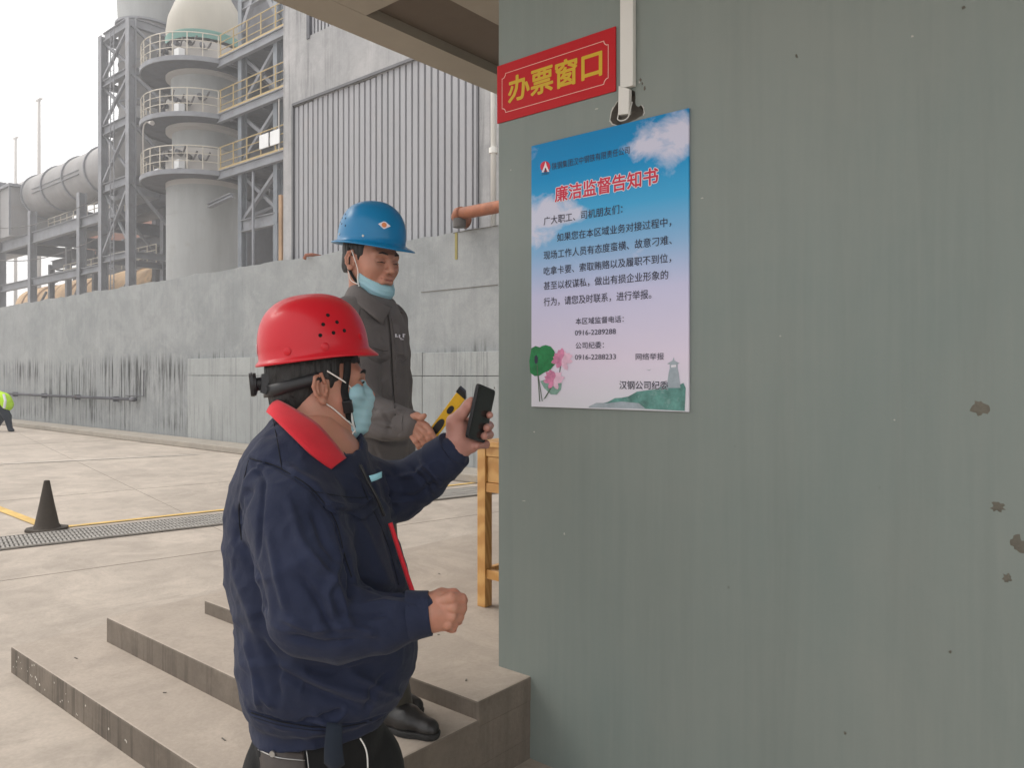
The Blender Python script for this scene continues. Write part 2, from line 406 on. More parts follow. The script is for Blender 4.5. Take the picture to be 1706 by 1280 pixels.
fr = MB(); fr.box((wx0 - .04, YB - .02, wz0 - .05), (wx0 + .05, YB + .1, wz1)); fo = fr.build('window_frame', 'steel_dark', t)
for i in range(8):
    x = wx0 + .10 + i * (wx1 - wx0 - .1) / 8; k = MB(); k.bar((x, YB + .04, wz0), (x, YB + .04, wz1), .06, .03); k.build('louvre', 'cladding', fo)
k = MB(); k.bar((wx0, YB + .2, wz0), (wx0, YB + .2, wz1), .01); 
a = on_y(826, 300, 8.45); t2 = thing('drainpipe', 'white plastic drainpipe standing behind the office corner', 'pipe', (a.x, 8.4, 1.9))
k = MB(); k.tube([(a.x, 8.4, 2.02), (a.x, 8.4, 8.5)], .042, 14); k.build('tube', 'white_pvc', t2, True)
for z in (3.2, 5.2, 7.2): k = MB(); k.tube([(a.x, 8.4, z), (a.x, 8.4, z + .08)], .066, 14); k.build('clip', 'white_pvc', t2, 'auto')

# ================================================================== steps and platform
XR = -1.83
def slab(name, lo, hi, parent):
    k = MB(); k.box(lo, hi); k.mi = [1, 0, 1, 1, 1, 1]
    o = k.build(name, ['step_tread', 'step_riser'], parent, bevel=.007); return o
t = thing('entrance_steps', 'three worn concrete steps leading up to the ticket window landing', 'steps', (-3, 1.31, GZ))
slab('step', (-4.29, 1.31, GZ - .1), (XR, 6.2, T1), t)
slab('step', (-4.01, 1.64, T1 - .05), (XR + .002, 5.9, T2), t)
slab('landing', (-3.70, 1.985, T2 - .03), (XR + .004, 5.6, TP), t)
# specks of whitewash on the lowest riser
k = MB()
for i in range(30):
    x = -4.25 + abs(rnd.gauss(0, .5)); z = rnd.uniform(GZ + .02, T1 - .01); r = rnd.uniform(.002, .006)
    k.add([(x + r * math.cos(a) * rnd.uniform(.6, 1.5), 1.3085, z + r * math.sin(a) * rnd.uniform(.6, 1.5)) for a in [i * 1.047 for i in range(6)]], [tuple(range(6))])
tag(k.build('whitewash_specks', 'line_white', t), kind='stuff')

k = MB(); rd_ = random.Random(11)
for i in range(60):
    x = rd_.uniform(-4.2, -1.9); y = rd_.uniform(1.34, 4.5); z = T1 if y < 1.63 else (T2 if y < 1.97 else TP)
    if i > 40: x, y, z = rd_.uniform(-9, -3), rd_.uniform(-.5, 1.25), GZ
    if z == TP and x < -3.65 or z == T2 and x < -3.95: continue
    a_ = rd_.uniform(0, 3.14); L2 = rd_.uniform(.004, .014); k.bar((x - L2 * math.cos(a_), y - L2 * math.sin(a_), z + .002), (x + L2 * math.cos(a_), y + L2 * math.sin(a_), z + .003), rd_.uniform(.002, .006), .002)
tag(k.build('grit', 'trench_dark'), 'tiny dark crumbs and straw scattered over the steps', kind='stuff')
# ================================================================== office wall, canopy
YW = 2.278; XW = on_y(831, 600, YW).x
office = thing('ticket_office', 'grey green painted office wall carrying the red sign and the notice', 'building', (XW, YW, GZ))
hole_px = [(805, 470), (790, 520), (765, 560), (750, 590), (742, 640), (757, 662), (778, 670), (800, 676), (826, 668), (850, 658), (875, 645), (900, 635), (925, 620), (945, 610), (952, 592), (947, 565), (935, 545), (918, 556), (905, 550), (897, 530), (899, 500), (895, 458), (850, 440)]
hole = [on_y(820 + x / 3.764, 30 + y / 3.764, YW) for x, y in hole_px]
outer = [(XW, GZ - .2), (6.0, GZ - .2), (6.0, 4.0), (XW, 4.0)]
from mathutils.geometry import tessellate_polygon
loops = [[Vector((x, z, 0)) for x, z in outer], [Vector((p.x, p.z, 0)) for p in hole]]
tri = tessellate_polygon(loops); flat = [p for l in loops for p in l]
k = MB(); k.add([(p.x, YW, p.y) for p in flat], [t3 for t3 in tri])
k.add([(XW, YW, GZ - .2), (XW, 7.6, GZ - .2), (XW, 7.6, 4), (XW, YW, 4)], [(0, 1, 2, 3)])
k.add([(XW, 7.6, GZ - .2), (6, 7.6, GZ - .2), (6, 7.6, 4), (XW, 7.6, 4)], [(0, 1, 2, 3)])
k.add([(6, YW, GZ - .2), (6, 7.6, GZ - .2), (6, 7.6, 4), (6, YW, 4)], [(0, 1, 2, 3)])
wallo = k.build('wall', 'office_paint', office)
k = MB(); n = len(hole); cen = sum(hole, Vector()) / n
inner = [cen + (p - cen) * .86 + Vector((0, .045, 0)) for p in hole]
k.add([(p.x, p.y + .0006, p.z) for p in hole] + inner, [(i, (i + 1) % n, n + (i + 1) % n, n + i) for i in range(n)] + [tuple(range(n, 2 * n))]); k.build('broken_hole', 'broken_plaster', office)
for i in list(range(1, 8)) + list(range(13, 16)):
    if i in (1, 13): k = MB()
    a, b = hole[i], hole[(i + 1) % n]; da = (a - cen).normalized(); db = (b - cen).normalized()
    k.add([a + Vector((0, -.0012, 0)), b + Vector((0, -.0012, 0)), b + db * rnd.uniform(.002, .007) + Vector((0, -.0012, 0)), a + da * rnd.uniform(.002, .007) + Vector((0, -.0012, 0))], [(0, 1, 2, 3)])
    if i in (7, 15): k.build('plaster_rim', 'plaster_edge', office)
def splat(px, py, rx, rz, name='mud_spot', mat='mud', h=.003, seed=0):
    r_ = random.Random(seed); c = on_y(px, py, YW); k = MB(); vs = []; fs = []; nn = 18
    rr = [r_.uniform(.55, 1.25) for _ in range(nn)]
    for ring, (q, hh) in enumerate([(1, -.001), (.72, h * .6), (.35, h)]):
        for i in range(nn):
            a = 2 * math.pi * i / nn; s_ = q * (rr[i] if ring < 2 else 1)
            vs.append((c.x + rx * s_ * math.cos(a), YW - hh * (r_.uniform(.6, 1.3) if ring else 1), c.z + rz * s_ * math.sin(a)))
    vs.append((c.x, YW - h, c.z)); 
    for ring in range(2):
        for i in range(nn): fs.append((ring * nn + i, ring * nn + (i + 1) % nn, (ring + 1) * nn + (i + 1) % nn, (ring + 1) * nn + i))
    for i in range(nn): fs.append((2 * nn + i, 2 * nn + (i + 1) % nn, 3 * nn))
    k.add(vs, fs); k.build(name, mat, office, True)
for i, (x, y, a, b) in enumerate([(1632, 680, .022, .022), (1662, 845, .018, .016), (1696, 906, .02, .024), (1678, 963, .011, .014), (1327, 93, .004, .008), (1583, 1087, .004, .005), (1408, 1222, .004, .006), (1605, 12, .006, .006)]): splat(x, y, a, b, seed=i)
for i, (x, y, a, b) in enumerate([(1067, 133, .006, .007), (1074, 147, .005, .009), (1070, 139, .004, .006)]): splat(x, y, a, b, 'paint_chip', 'broken_plaster', .002, seed=40 + i)
for i, (x, y, a, b) in enumerate([(994, 181, .010, .003), (851, 283, .005, .002), (890, 720, .004, .004), (940, 890, .004, .006), (1520, 60, .004, .004), (1170, 330, .006, .003), (1065, 136, .003, .008), (1490, 700, .003, .003), (1300, 560, .003, .003), (873, 835, .012, .002)]): splat(x, y, a, b, 'paint_chip', 'plaster_edge', .0012, seed=70 + i)

# cable trunking
t = thing('cable_trunking', 'white plastic cable trunking running down the wall into a broken hole', 'trunking', (on_y(1048, 0, YW).x, YW, .8))
xa, xb = on_y(1038.5, 60, YW).x, on_y(1060, 60, YW).x; zc_ = on_y(1048, 148, YW).z
k = MB(); k.box((xa, YW - .022, zc_), (xb, YW - .001, 2.6)); k.build('trunking_lid', 'white_pvc', t, bevel=.002)
p = [on_y(1037, 146, YW), on_y(1055, 151, YW), on_y(1050.5, 191, YW), on_y(1033, 193, YW)]
k = MB(); k.prism([(q.x, YW - .026 + (.012 if i > 1 else 0), q.z) for i, q in enumerate(p)], (0, .018, 0)); k.build('trunking_end', 'white_pvc', t, bevel=.002)
k = MB(); c0 = on_y(1042, 193, YW)
k.tube([(c0.x - .022, YW - .008, c0.z + .012)] + [(c0.x + .024 * math.sin(a) - .002, YW - .012, c0.z - .002 - .016 * math.cos(a)) for a in [x_ * .3 - 1.2 for x_ in range(10)]] + [(c0.x + .03, YW - .006, c0.z + .04)], .0022, 8)
k.build('wire_loop', 'white_pvc', t, True)

# canopy
zc = 2.0; xo = -3.64; xi = -3.40; xj = on_z(831, 42, zc).x; yr = on_z(609, 26, zc).y
t = thing('canopy', 'beige concrete canopy with recessed dark panels over the ticket window', 'canopy', (xo, 2.2, zc))
yf = -.1  # unseen front reach of the canopy, extended to shade the upper wall
def bx(name, lo, hi, mat, par, **kw): k = MB(); k.box(lo, hi); return k.build(name, mat, par, **kw)
bx('edge_beam', (xo, yf, zc), (xi, 9.0 - .8, zc + .42), 'soffit_beige', t)
bx('front_beam', (xi + .001, yf, zc + .001), (5, yr, zc + .42), 'soffit_beige', t)
bx('inner_beam', (xj, yr + .001, zc), (-1.6, 8.2, zc + .42), 'soffit_beige', t)
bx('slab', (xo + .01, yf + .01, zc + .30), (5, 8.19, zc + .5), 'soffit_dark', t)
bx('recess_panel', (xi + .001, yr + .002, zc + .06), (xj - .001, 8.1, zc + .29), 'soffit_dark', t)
bx('inner_slab', (-1.6 + .002, yr + .002, zc + .05), (5, 8.1, zc + .29), 'soffit_beige', t)

# ================================================================== desk beside the office
painted('pine', (.58, .31, .095), .45, .1, 1, spec=.5)
m = N('pine_wood'); s = m.mp((1, 1, 1)); wv = m.n('ShaderNodeTexWave', wave_type='RINGS', rings_direction='X'); wv.inputs['Scale'].default_value = 9; wv.inputs['Distortion'].default_value = 5; wv.inputs['Detail'].default_value = 3; wv.inputs['Detail Scale'].default_value = 1.2
m.l(m.mp((1, 3, .35), (.2, .1, .3)), wv.inputs[0])
m.color(m.mix(m.ramp(wv.outputs['Fac'], [(.2, 0), (.9, 1)]), (.50, .25, .07), (.62, .35, .12))).rough(.4).set('Specular IOR Level', .5)
A = W(795, 1010, 3.81); tx0, ty0 = A.x, A.y; tx1, ty1 = XW - .03, A.y + 1.0; lw = .052; tz = -.325
t = thing('wooden_desk', 'varnished pine desk standing on the landing behind the office corner', 'desk', (tx0, ty0, TP))
for x in (tx0, tx1 - lw):
    for y in (ty0, ty1 - lw): bx('leg', (x, y, TP), (x + lw, y + lw, tz - .03), 'pine_wood', t, bevel=.003)
bx('desk_top', (tx0 - .012, ty0 - .015, tz - .028), (tx1 + .01, ty1 + .015, tz), 'pine_wood', t, bevel=.004)
for (lo, hi) in [((tx0 + lw, ty0 + .006, tz - .075), (tx1 - lw, ty0 + .03, tz - .03)), ((tx0 + lw, ty0 + .006, tz - .25), (tx1 - lw, ty0 + .03, tz - .205)), ((tx0 + .006, ty0 + lw, tz - .22), (tx0 + .03, ty1 - lw, tz - .03)), ((tx0 + lw, ty1 - .03, tz - .22), (tx1 - lw, ty1 - .006, tz - .03))]: bx('apron', lo, hi, 'pine_wood', t, bevel=.002)
bx('drawer_front', (tx0 + lw + .002, ty0 + .014, tz - .203), (tx1 - lw - .002, ty0 + .03, tz - .077), 'pine_wood', t, bevel=.003)
for (lo, hi) in [((tx0 + lw, ty0 + .01, TP + .14), (tx1 - lw, ty0 + .04, TP + .185)), ((tx0 + .01, ty0 + lw, TP + .14), (tx0 + .04, ty1 - lw, TP + .185)), ((tx0 + lw, ty1 - .04, TP + .14), (tx1 - lw, ty1 - .01, TP + .185))]: bx('stretcher', lo, hi, 'pine_wood', t, bevel=.002)

# ================================================================== traffic cone
P = on_z(78, 884, GZ); t = thing('traffic_cone', 'grimy black traffic cone standing at the end of the yellow line', 'cone', tuple(P), R(20))
k = MB(); hw = .135
k.prism([(x, y, 0.0) for x, y in [(hw, -hw * .5), (hw, hw * .5), (hw * .5, hw), (-hw * .5, hw), (-hw, hw * .5), (-hw, -hw * .5), (-hw * .5, -hw), (hw * .5, -hw)]], (0, 0, .028))
bo = k.build('base', 'cone_rubber', t, world=False, bevel=.006)
bo.scale = (1.2, 1.2, 1)
k = MB(); k.lathe([(.118, .028), (.112, .04), (.10, .06), (.062, .25), (.028, .44), (.024, .462), (.018, .465), (.014, .44)], n=28); k.build('cone', 'cone_rubber', t, 'auto', world=False)

# ================================================================== works plant behind the wall
def H(parent, name, a, b, w=.35, h=.35, mat='steel_gray', t=.04, up=(0, 0, 1), face=None):
    k = MB(); k.hbeam(a, b, w, h, t, up, face); return k.build(name, mat, parent)
def bar(parent, name, a, b, w=.14, mat='steel_gray'):
    k = MB(); k.bar(a, b, w); return k.build(name, mat, parent)
G0 = GZ
# steel tower round the stack
cx1, cx2, cy1, cy2 = -46.85, -43.3, 19.0, 22.6
t = thing('steel_tower', 'tall braced steel frame tower standing round the big stack', 'tower', (cx2, cy1, G0))
lv = [-1.0, 2.6, 6.6, 10.7, 14.0, 16.7, 19.35]
for x in (cx1, cx2):
    for y in (cy1, cy2): H(t, 'column', (x, y, G0), (x, y, 19.5), .42, .42, face=(0, 1, 0))
for i, z in enumerate(lv[2:]):
    for y in (cy1, cy2): H(t, 'beam', (cx1 + .22, y, z), (cx2 - .22, y, z), .28, .5 if i in (1, 4, 2) else .36)
    for x in (cx1, cx2): H(t, 'beam', (x, cy1 + .22, z), (x, cy2 - .22, z), .28, .5 if i in (1, 4) else .36)
for i in range(2, len(lv) - 1):
    za, zb = lv[i] + .2, lv[i + 1] - .2
    for y in (cy1, cy2):
        bar(t, 'brace', (cx1, y - .06, za), (cx2, y - .06, zb), .15); bar(t, 'brace', (cx1, y + .1, zb), (cx2, y + .1, za), .12)
    for x in (cx1, cx2):
        bar(t, 'brace', (x + .06, cy1, zb), (x + .06, cy2, za), .15)
H(t, 'beam', (cx2, cy2, 19.3), (cx2 + .2, cy2 + 2.2, 19.3), .28, .5)
H(t, 'beam', (cx1 - 1.2, cy1 + 1.6, 19.3), (cx1, cy1 + 2.0, 19.3), .28, .3)
# duct and stack
SX, SY, SR, DZ = -45.7, 21.0, 1.5, 12.8
t = thing('flue_duct', 'huge grey flue duct turning up into a vertical stack inside the steel tower', 'duct', (SX, SY, DZ))
el = [(SX - 2.6 + 2.6 * math.sin(a), SY, DZ + 2.6 - 2.6 * math.cos(a)) for a in [i * math.pi / 2 / 10 for i in range(11)]]
XL = -78
k = MB(); k.tube([(XL, SY, DZ)] + [(XL + (SX - 2.6 - XL) * i / 8, SY, DZ) for i in range(1, 8)] + el, SR, 32); k.build('duct', 'duct_gray', t, True)
k = MB(); k.tube([(SX, SY, DZ + 2.6), (SX, SY, 24), (SX, SY, 34)], SR + .02, 32); k.build('stack', 'duct_gray', t, True)
for x in [SX - 5.2, SX - 8.7, SX - 12.3, SX - 16, SX - 20, SX - 24]:
    k = MB(); k.tube([(x, SY, DZ), (x + .14, SY, DZ)], SR + .1, 32); k.build('ring', 'steel_gray', t, 'auto')
for z, hh, e in [(20.2, .12, .22), (15.6, .1, .1), (17.9, .08, .06)]:
    k = MB(); k.lathe([(SR, 0), (SR + e, 0), (SR + e, hh), (SR, hh)], (SX, SY, z), 36); k.build('flange', 'steel_gray', t, 'auto')
k = MB(); k.lathe([(SR + .05, 0), (SR + .12, 1.5)], (SX, SY, 20.3), 36); k.build('sleeve', 'stove_gray', t, True)
k = MB(); k.box((SX - 2.4, SY - 1.3, 10.2), (SX + 1.2, SY + 1.3, 11.2)); k.build('support_shelf', 'steel_gray', t)
# the stove with its three ring decks
VX, VY, VR = -37.4, 20.2, 1.9
t = thing('blast_stove', 'tall grey cylindrical stove vessel with three ring decks and a cream dome', 'tower', (VX, VY, G0))
for (r0, r1, z0, z1) in [(VR, VR, G0, 9.3), (VR - .28, VR - .28, 9.9, 12.3), (VR - .22, VR - .22, 12.6, 15.0)]:
    k = MB(); k.lathe([(r0, z0), (r1, z1)], (VX, VY, 0), 48); k.build('shell', 'stove_gray', t, True)
for z0, z1 in [(9.2, 11.2), (12.0, 13.75), (14.7, 16.4)]:
    k = MB(); k.lathe([(VR - .3, z0), (VR + .02, z0 + .1), (VR + .02, z1 - .15), (VR - .3, z1)], (VX, VY, 0), 48); k.build('belly', 'pale_cladding', t, 'auto')
k = MB(); k.lathe([(VR + .03, 16.42), (VR + .05, 16.8), (VR + .0, 16.85)], (VX, VY, 0), 48); k.build('green_band', 'stove_green', t, 'auto')
k = MB(); k.lathe([(VR, 16.8), (VR + .02, 17.2), (VR - .08, 17.9), (VR - .35, 18.6), (VR - .75, 19.3), (VR - 1.15, 19.9), (.62, 20.2), (.6, 22.5)], (VX, VY, 0), 48); k.build('dome', 'stove_cream', t, True)
for z in (3.1, 5.6, 7.9):
    k = MB(); k.lathe([(VR, 0), (VR + .012, 0), (VR + .012, .06), (VR, .06)], (VX, VY, z), 48); k.build('weld_band', 'stove_gray', t)
k = MB(); k.tube([(VX - .9, VY - 1.7, 9.2), (VX - .9, VY - 1.75, 9.5)], .1, 8)
DR = 3.05; WY = 19.3; decks = [9.68, 12.40, 15.04]
E_ = -22.0
for di, z in enumerate(decks):
    t = thing('deck', ['lowest round deck and walkway circling the stove with yellow rails', 'middle round deck and walkway circling the stove with yellow rails', 'topmost round deck and walkway under the cream dome'][di], 'walkway', (VX, VY, z), 0, 'ring decks round the stove')
    k = MB(); k.lathe([(VR + .03, 0), (DR, 0), (DR, .10), (DR, .14), (VR + .03, .14), (VR + .03, 0)], (VX, VY, z - .14), 56); k.build('ring_plate', 'steel_dark', t, 'auto')  # darker steel puts the deck's underside shade into the plate colour
    k = MB(); k.lathe([(DR - .02, -.2), (DR + .05, -.2), (DR + .05, .02), (DR - .02, .02)], (VX, VY, z), 56); k.build('ring_beam', 'steel_gray', t, 'auto')
    aa = math.asin((WY - VY) / DR); xs_ = VX + DR * math.cos(aa)
    k = MB(); k.box((xs_ - .7, WY + .1, z - .14), (E_, WY + 3.6, z - .02)); k.build('walkway_plate', 'steel_dark', t)
    H(t, 'edge_beam', (xs_ - .1, WY, z - .17), (E_, WY, z - .17), .2, .42)
    H(t, 'edge_beam', (xs_ + .2, WY + 3.6, z - .17), (E_, WY + 3.6, z - .17), .2, .42)
    for i in range(5): H(t, 'joist', (xs_ + .9 + i * 2.6, WY + .1, z - .3), (xs_ + .9 + i * 2.6, WY + 3.5, z - .3), .16, .3, 'steel_dark')
    # rails: ring part then the walkway
    a1 = 2 * math.pi + aa - .02
    def ringpts(r, zz, a_0, a_1, n_=50): return [(VX + r * math.cos(a_0 + (a_1 - a_0) * i / n_), VY + r * math.sin(a_0 + (a_1 - a_0) * i / n_), zz) for i in range(n_ + 1)]
    a_st = math.pi * .5
    rm = 'rail_pale'
    for hh in (.42, .78, 1.15):
        k = MB(); k.tube(ringpts(DR - .03, z + hh, a_st, a1), .028 if hh > 1 else .02, 5); k.build('rail', rm, t)
        k = MB(); k.tube([(xs_, WY - .02, z + hh), (E_, WY - .02, z + hh)], .03 if hh > 1 else .022, 5); k.build('rail', 'rail_yellow', t)
    k = MB(); k.bar((xs_, WY - .04, z + .09), (E_, WY - .04, z + .09), .03, .14); k.build('toe_board', 'rail_yellow', t)
    for i in range(20):
        a = a_st + (a1 - a_st) * i / 19; k = MB(); x, y = VX + (DR - .03) * math.cos(a), VY + (DR - .03) * math.sin(a); k.tube([(x, y, z), (x, y, z + 1.15)], .028, 5); k.build('post', rm, t)
    for i in range(14):
        x = xs_ + .1 + i * 1.15; k = MB(); k.tube([(x, WY - .02, z), (x, WY - .02, z + 1.15)], .034, 5); k.build('post', 'rail_yellow', t)
    # valves and hoses on the vessel between the rails
    for i in range(9):
        a = math.pi * (1.12 + .085 * i) + rnd.uniform(-.05, .05); r0 = VR + .05; ux, uy = math.cos(a), math.sin(a); zz = z + rnd.uniform(.7, 1.15)
        k = MB(); pts = [(VX + ux * r0, VY + uy * r0, zz), (VX + ux * (r0 + .25), VY + uy * (r0 + .25), zz - .02)]
        for q in range(1, 7): pts.append((VX + ux * (r0 + .25) + .09 * q * -uy * .8, VY + uy * (r0 + .25) + .09 * q * ux * .8, zz - .28 * math.sin(q / 6 * math.pi) + .05 * q))
        k.tube(pts, .045, 6); k.build('hose', 'valve_dark', t, True)
        k = MB(); k.tube([(VX + ux * r0, VY + uy * r0, zz + .05), (VX + ux * (r0 + .35), VY + uy * (r0 + .35), zz + .05)], .12, 10); k.build('valve', 'valve_dark' if i % 2 else 'steel_dark', t, 'auto')
    for a, col_ in ((1.66, 'white_box'), (1.30, 'white_box')):
        if di == 2 and a < 1.5: continue
        a *= math.pi; x, y = VX + (VR + .35) * math.cos(a), VY + (VR + .35) * math.sin(a); k = MB(); k.bar((x - .22, y, z + .45), (x + .22, y, z + .45), .3, .42); k.build('control_box', col_, t)
    k = MB(); a = 1.03 * math.pi; k.tube([(VX - 2.05, VY + .2, z - .35), (VX - 2.05, VY + .2, z - .5)], .13, 12); lo = k.build('lamp', 'white_box', t)
for i in (0, 1):
    k = MB(); x = E_ - 8.9 + i * .85; k.bar((x, WY - .1, decks[0] + .68), (x + .7, WY - .1, decks[0] + .68), .05, .62)
    tag(k.build('notice_board', 'white_box'), ['left white notice board hung on the lowest walkway rail', 'right white notice board hung on the lowest walkway rail'][i], 'notice board', 'notice boards on the rail')
# frame carrying the walkways
t = thing('walkway_frame', 'blue grey braced steel frame holding up the walkways beside the stove', 'frame', (-32, 19.6, G0))
xa_, xb_ = on_y(404, 400, 19.6).x, on_y(463, 400, 19.6).x
for x in (xa_, xb_, xb_ + 5.5):
    for y in (19.6, 22.6): H(t, 'column', (x, y, G0), (x, y, 18.5), .3, .3, 'steel_blue', face=(0, 1, 0))
zb_ = on_y(430, 372, 19.6).z
for y in (19.6, 22.6):
    H(t, 'beam', (xa_, y - .05, zb_), (xb_, y - .05, zb_), .25, .55, 'steel_gray'); H(t, 'beam', (xb_, y, zb_), (xb_ + 5.5, y, zb_), .25, .55)
    for (z0, z1) in ((zb_ + .3, 9.2), (10, 12), (12.6, 14.8)):
        bar(t, 'brace', (xa_, y + .05, z0), (xb_, y + .05, z1), .16, 'steel_gray'); bar(t, 'brace', (xa_, y + .22, z1), (xb_, y + .22, z0), .16, 'steel_gray')
        bar(t, 'brace', (xb_, y + .05, z0), (xb_ + 5.5, y + .05, z1), .16, 'steel_gray')
bar(t, 'brace', (xa_, 19.5, zb_ + .3), (xb_, 22.5, zb_ + 2.1), .13)
H(t, 'beam', (xa_ - 2.3, 19.2, 8.15), (xa_ - .2, 19.2, 8.35), .25, .2)
for z0 in (17.2, 19.0):
    H(t, 'beam', (xa_, 19.6, z0), (xb_ + 5.5, 19.6, z0), .25, .4, 'steel_gray')
bar(t, 'brace', (xa_, 19.6, 16), (xb_, 19.6, 20), .22); bar(t, 'brace', (xb_, 19.6, 16), (xa_, 19.6, 20), .22)
bar(t, 'ladder_rail', (xb_ + .62, 19.25, 9.7), (xb_ + .62, 19.25, 12.0), .05, 'pale_cladding')
t = thing('dust_hopper', 'dark grey steel hopper with a tapering chute behind the walkway frame', 'hopper', (-33, 25, G0))
xh0, xh1 = on_y(408, 400, 24).x, on_y(447, 400, 24).x
k = MB(); k.box((xh0 - 1.5, 24, 5), (xh1 + .6, 28, 25)); k.build('body', 'steel_dark', t)
k = MB(); a = [(xh0 - 1.5, 24, 5), (xh1, 24, 5), (xh1, 28, 5), (xh0 - 1.5, 28, 5)]; b = [(xh0 + 1.0, 25, .2), (xh0 + 2.2, 25, .2), (xh0 + 2.2, 27, .2), (xh0 + 1.0, 27, .2)]
k.add(a + b, [(0, 1, 5, 4), (1, 2, 6, 5), (2, 3, 7, 6), (3, 0, 4, 7), (4, 5, 6, 7)]); k.build('chute', 'steel_dark', t)
t = thing('bag_house', 'pale grey clad tower behind the dark hopper', 'building', (-28, 30, G0))
xh = on_y(447, 400, 30).x; k = MB(); k.box((xh, 30, G0), (xh + 9, 36, 21.5)); k.build('wall', 'duct_gray', t)
k = MB(); k.box((xh - .1, 29.9, 21.51), (xh + 9.1, 36.1, 21.9)); k.build('roof', 'steel_gray', t)
t = thing('orange_post', 'orange rusty steel post at the corner of the plant building', 'post', (-28, 16, G0))
x = on_y(469, 380, 15).x; k = MB(); k.hbeam((x, 15, G0), (x, 15, on_y(469, 325, 15).z), .14, .14, .04, (0, 0, 1), (0, 1, 0)); k.build('column', 'orange_post', t)
k = MB(); k.box((x - .2, 14.8, 2.3), (x + .2, 15.2, 2.36)); k.build('base_plate', 'orange_post', t)

# lagged brown pipe lying behind the wall
t = thing('lagged_pipe', 'fat brown lagged pipe lying behind the legs of the steel tower', 'pipe', (-60, 29, G0))
k = MB(); YL = 29.0; zz = on_y(281, 448, YL).z - 1.72; XA, XBb = on_y(62, 480, YL).x - .1, -54.0; pts = []; rs = []
nseg = 90
for i in range(nseg + 1):
    u = i / nseg; pts.append((XA + (XBb - XA) * u, YL + .08 * math.sin(u * 37), zz + .07 * math.sin(u * 23))); rs.append(2.02 + .06 * math.sin(u * 61) + rnd.uniform(-.05, .05))
k.tube(pts, rs, 28); k.build('lagging', 'lagging_brown', t, True)
x = XA + 2
while x < -54.5:
    k = MB(); k.tube([(x, YL, zz), (x + .09, YL, zz)], 2.11, 28); k.build('strap', 'rust_band', t, 'auto'); x += rnd.uniform(2.6, 4.6)

# pipe rack at the left
t = thing('pipe_rack', 'grey steel pipe rack with columns and crossbeams under the flue duct', 'frame', (-60, 21, G0))
YR_ = 19.6
cols = [on_y(p_, 400, YR_).x for p_ in (-60, 3, 54, 136)]
for i, x in enumerate(cols): H(t, 'column', (x, YR_, G0), (x, YR_, on_y(54, 352, YR_).z if i > 1 else 14.3), .45, .45, face=(0, 1, 0)); H(t, 'column', (x + 1.5, YR_ + 6, G0), (x + 1.5, YR_ + 6, 9.5), .4, .4, 'steel_dark', face=(0, 1, 0))
zA, zB = on_y(100, 383, YR_).z, on_y(100, 461, YR_).z
for z, hh in ((zA, .75), (zB, .5), (zA + 3.2, .3)):
    for i in range(3):
        if z > zA + 1 and i < 2: continue
        H(t, 'beam', (cols[i] + .2, YR_, z), (cols[i + 1] - .2, YR_, z), .3, hh)
        if z != zB: H(t, 'beam', (cols[i] + 1.7, YR_ + 6, z), (cols[i + 1] + 1.3, YR_ + 6, z), .3, hh, 'steel_dark')
    for x in (cols[1:] if z != zB else []): H(t, 'beam', (x, YR_ + .25, z), (x + 1.5, YR_ + 5.8, z), .3, hh, 'steel_dark')
H(t, 'beam', (cols[3], YR_, zA), (cx1, YR_, zA), .3, .6); H(t, 'beam', (cols[3], YR_, zB), (cx1, YR_, zB), .3, .4)
for i in range(3):
    for yy in (YR_ + 6.2,):
        bar(t, 'brace', (cols[i] + 1.5, yy, zB + 1.6), (cols[i + 1] + 1.5, yy, zA - .3), .14, 'steel_dark'); bar(t, 'brace', (cols[i] + 1.5, yy + .2, zA - .3), (cols[i + 1] + 1.5, yy + .2, zB + 1.6), .14, 'steel_dark')
    bar(t, 'brace', (cols[i], YR_ + 3, G0 + 2), (cols[i + 1], YR_ + 3, zB), .14, 'steel_dark')
x = on_y(114, 430, YR_ + 3).x; H(t, 'column', (x, YR_ + 3, G0), (x, YR_ + 3, zA), .35, .35, face=(0, 1, 0))
for zz_, mm, yy in ((zA + .4, 'rail_pale', YR_ + 1), (zB + .3, 'rail_pale', YR_ + 2)):
    xL, xR = cols[2], cx1 + (.2 if zz_ > zB + 1 else 1)
    for hh in (.4, .75, 1.1): k = MB(); k.tube([(xL, yy, zz_ + hh), (xR, yy, zz_ + hh)], .03, 5); k.build('rail', mm, t)
    nn = 13
    for i in range(nn): k = MB(); xx = xL + (xR - xL) * i / (nn - 1); k.tube([(xx, yy, zz_), (xx, yy, zz_ + 1.1)], .035, 5); k.build('rail_post', mm, t)
# pipes lying on the rack
for i, (yy, z, r_, mt) in enumerate([(YR_ + 2, zA + .9, .45, 'steel_dark'), (YR_ + 3.4, zA + .75, .3, 'duct_gray')]):
    k = MB(); k.tube([(-80, yy, z), (-42.0, yy, z)], r_, 16)
    tag(k.build('rack_pipe', mt, None, True), ['dark pipe lying on the upper beams of the pipe rack', 'thinner grey pipe behind the dark one on the upper beams', ][i], 'pipe', 'pipes on the pipe rack')
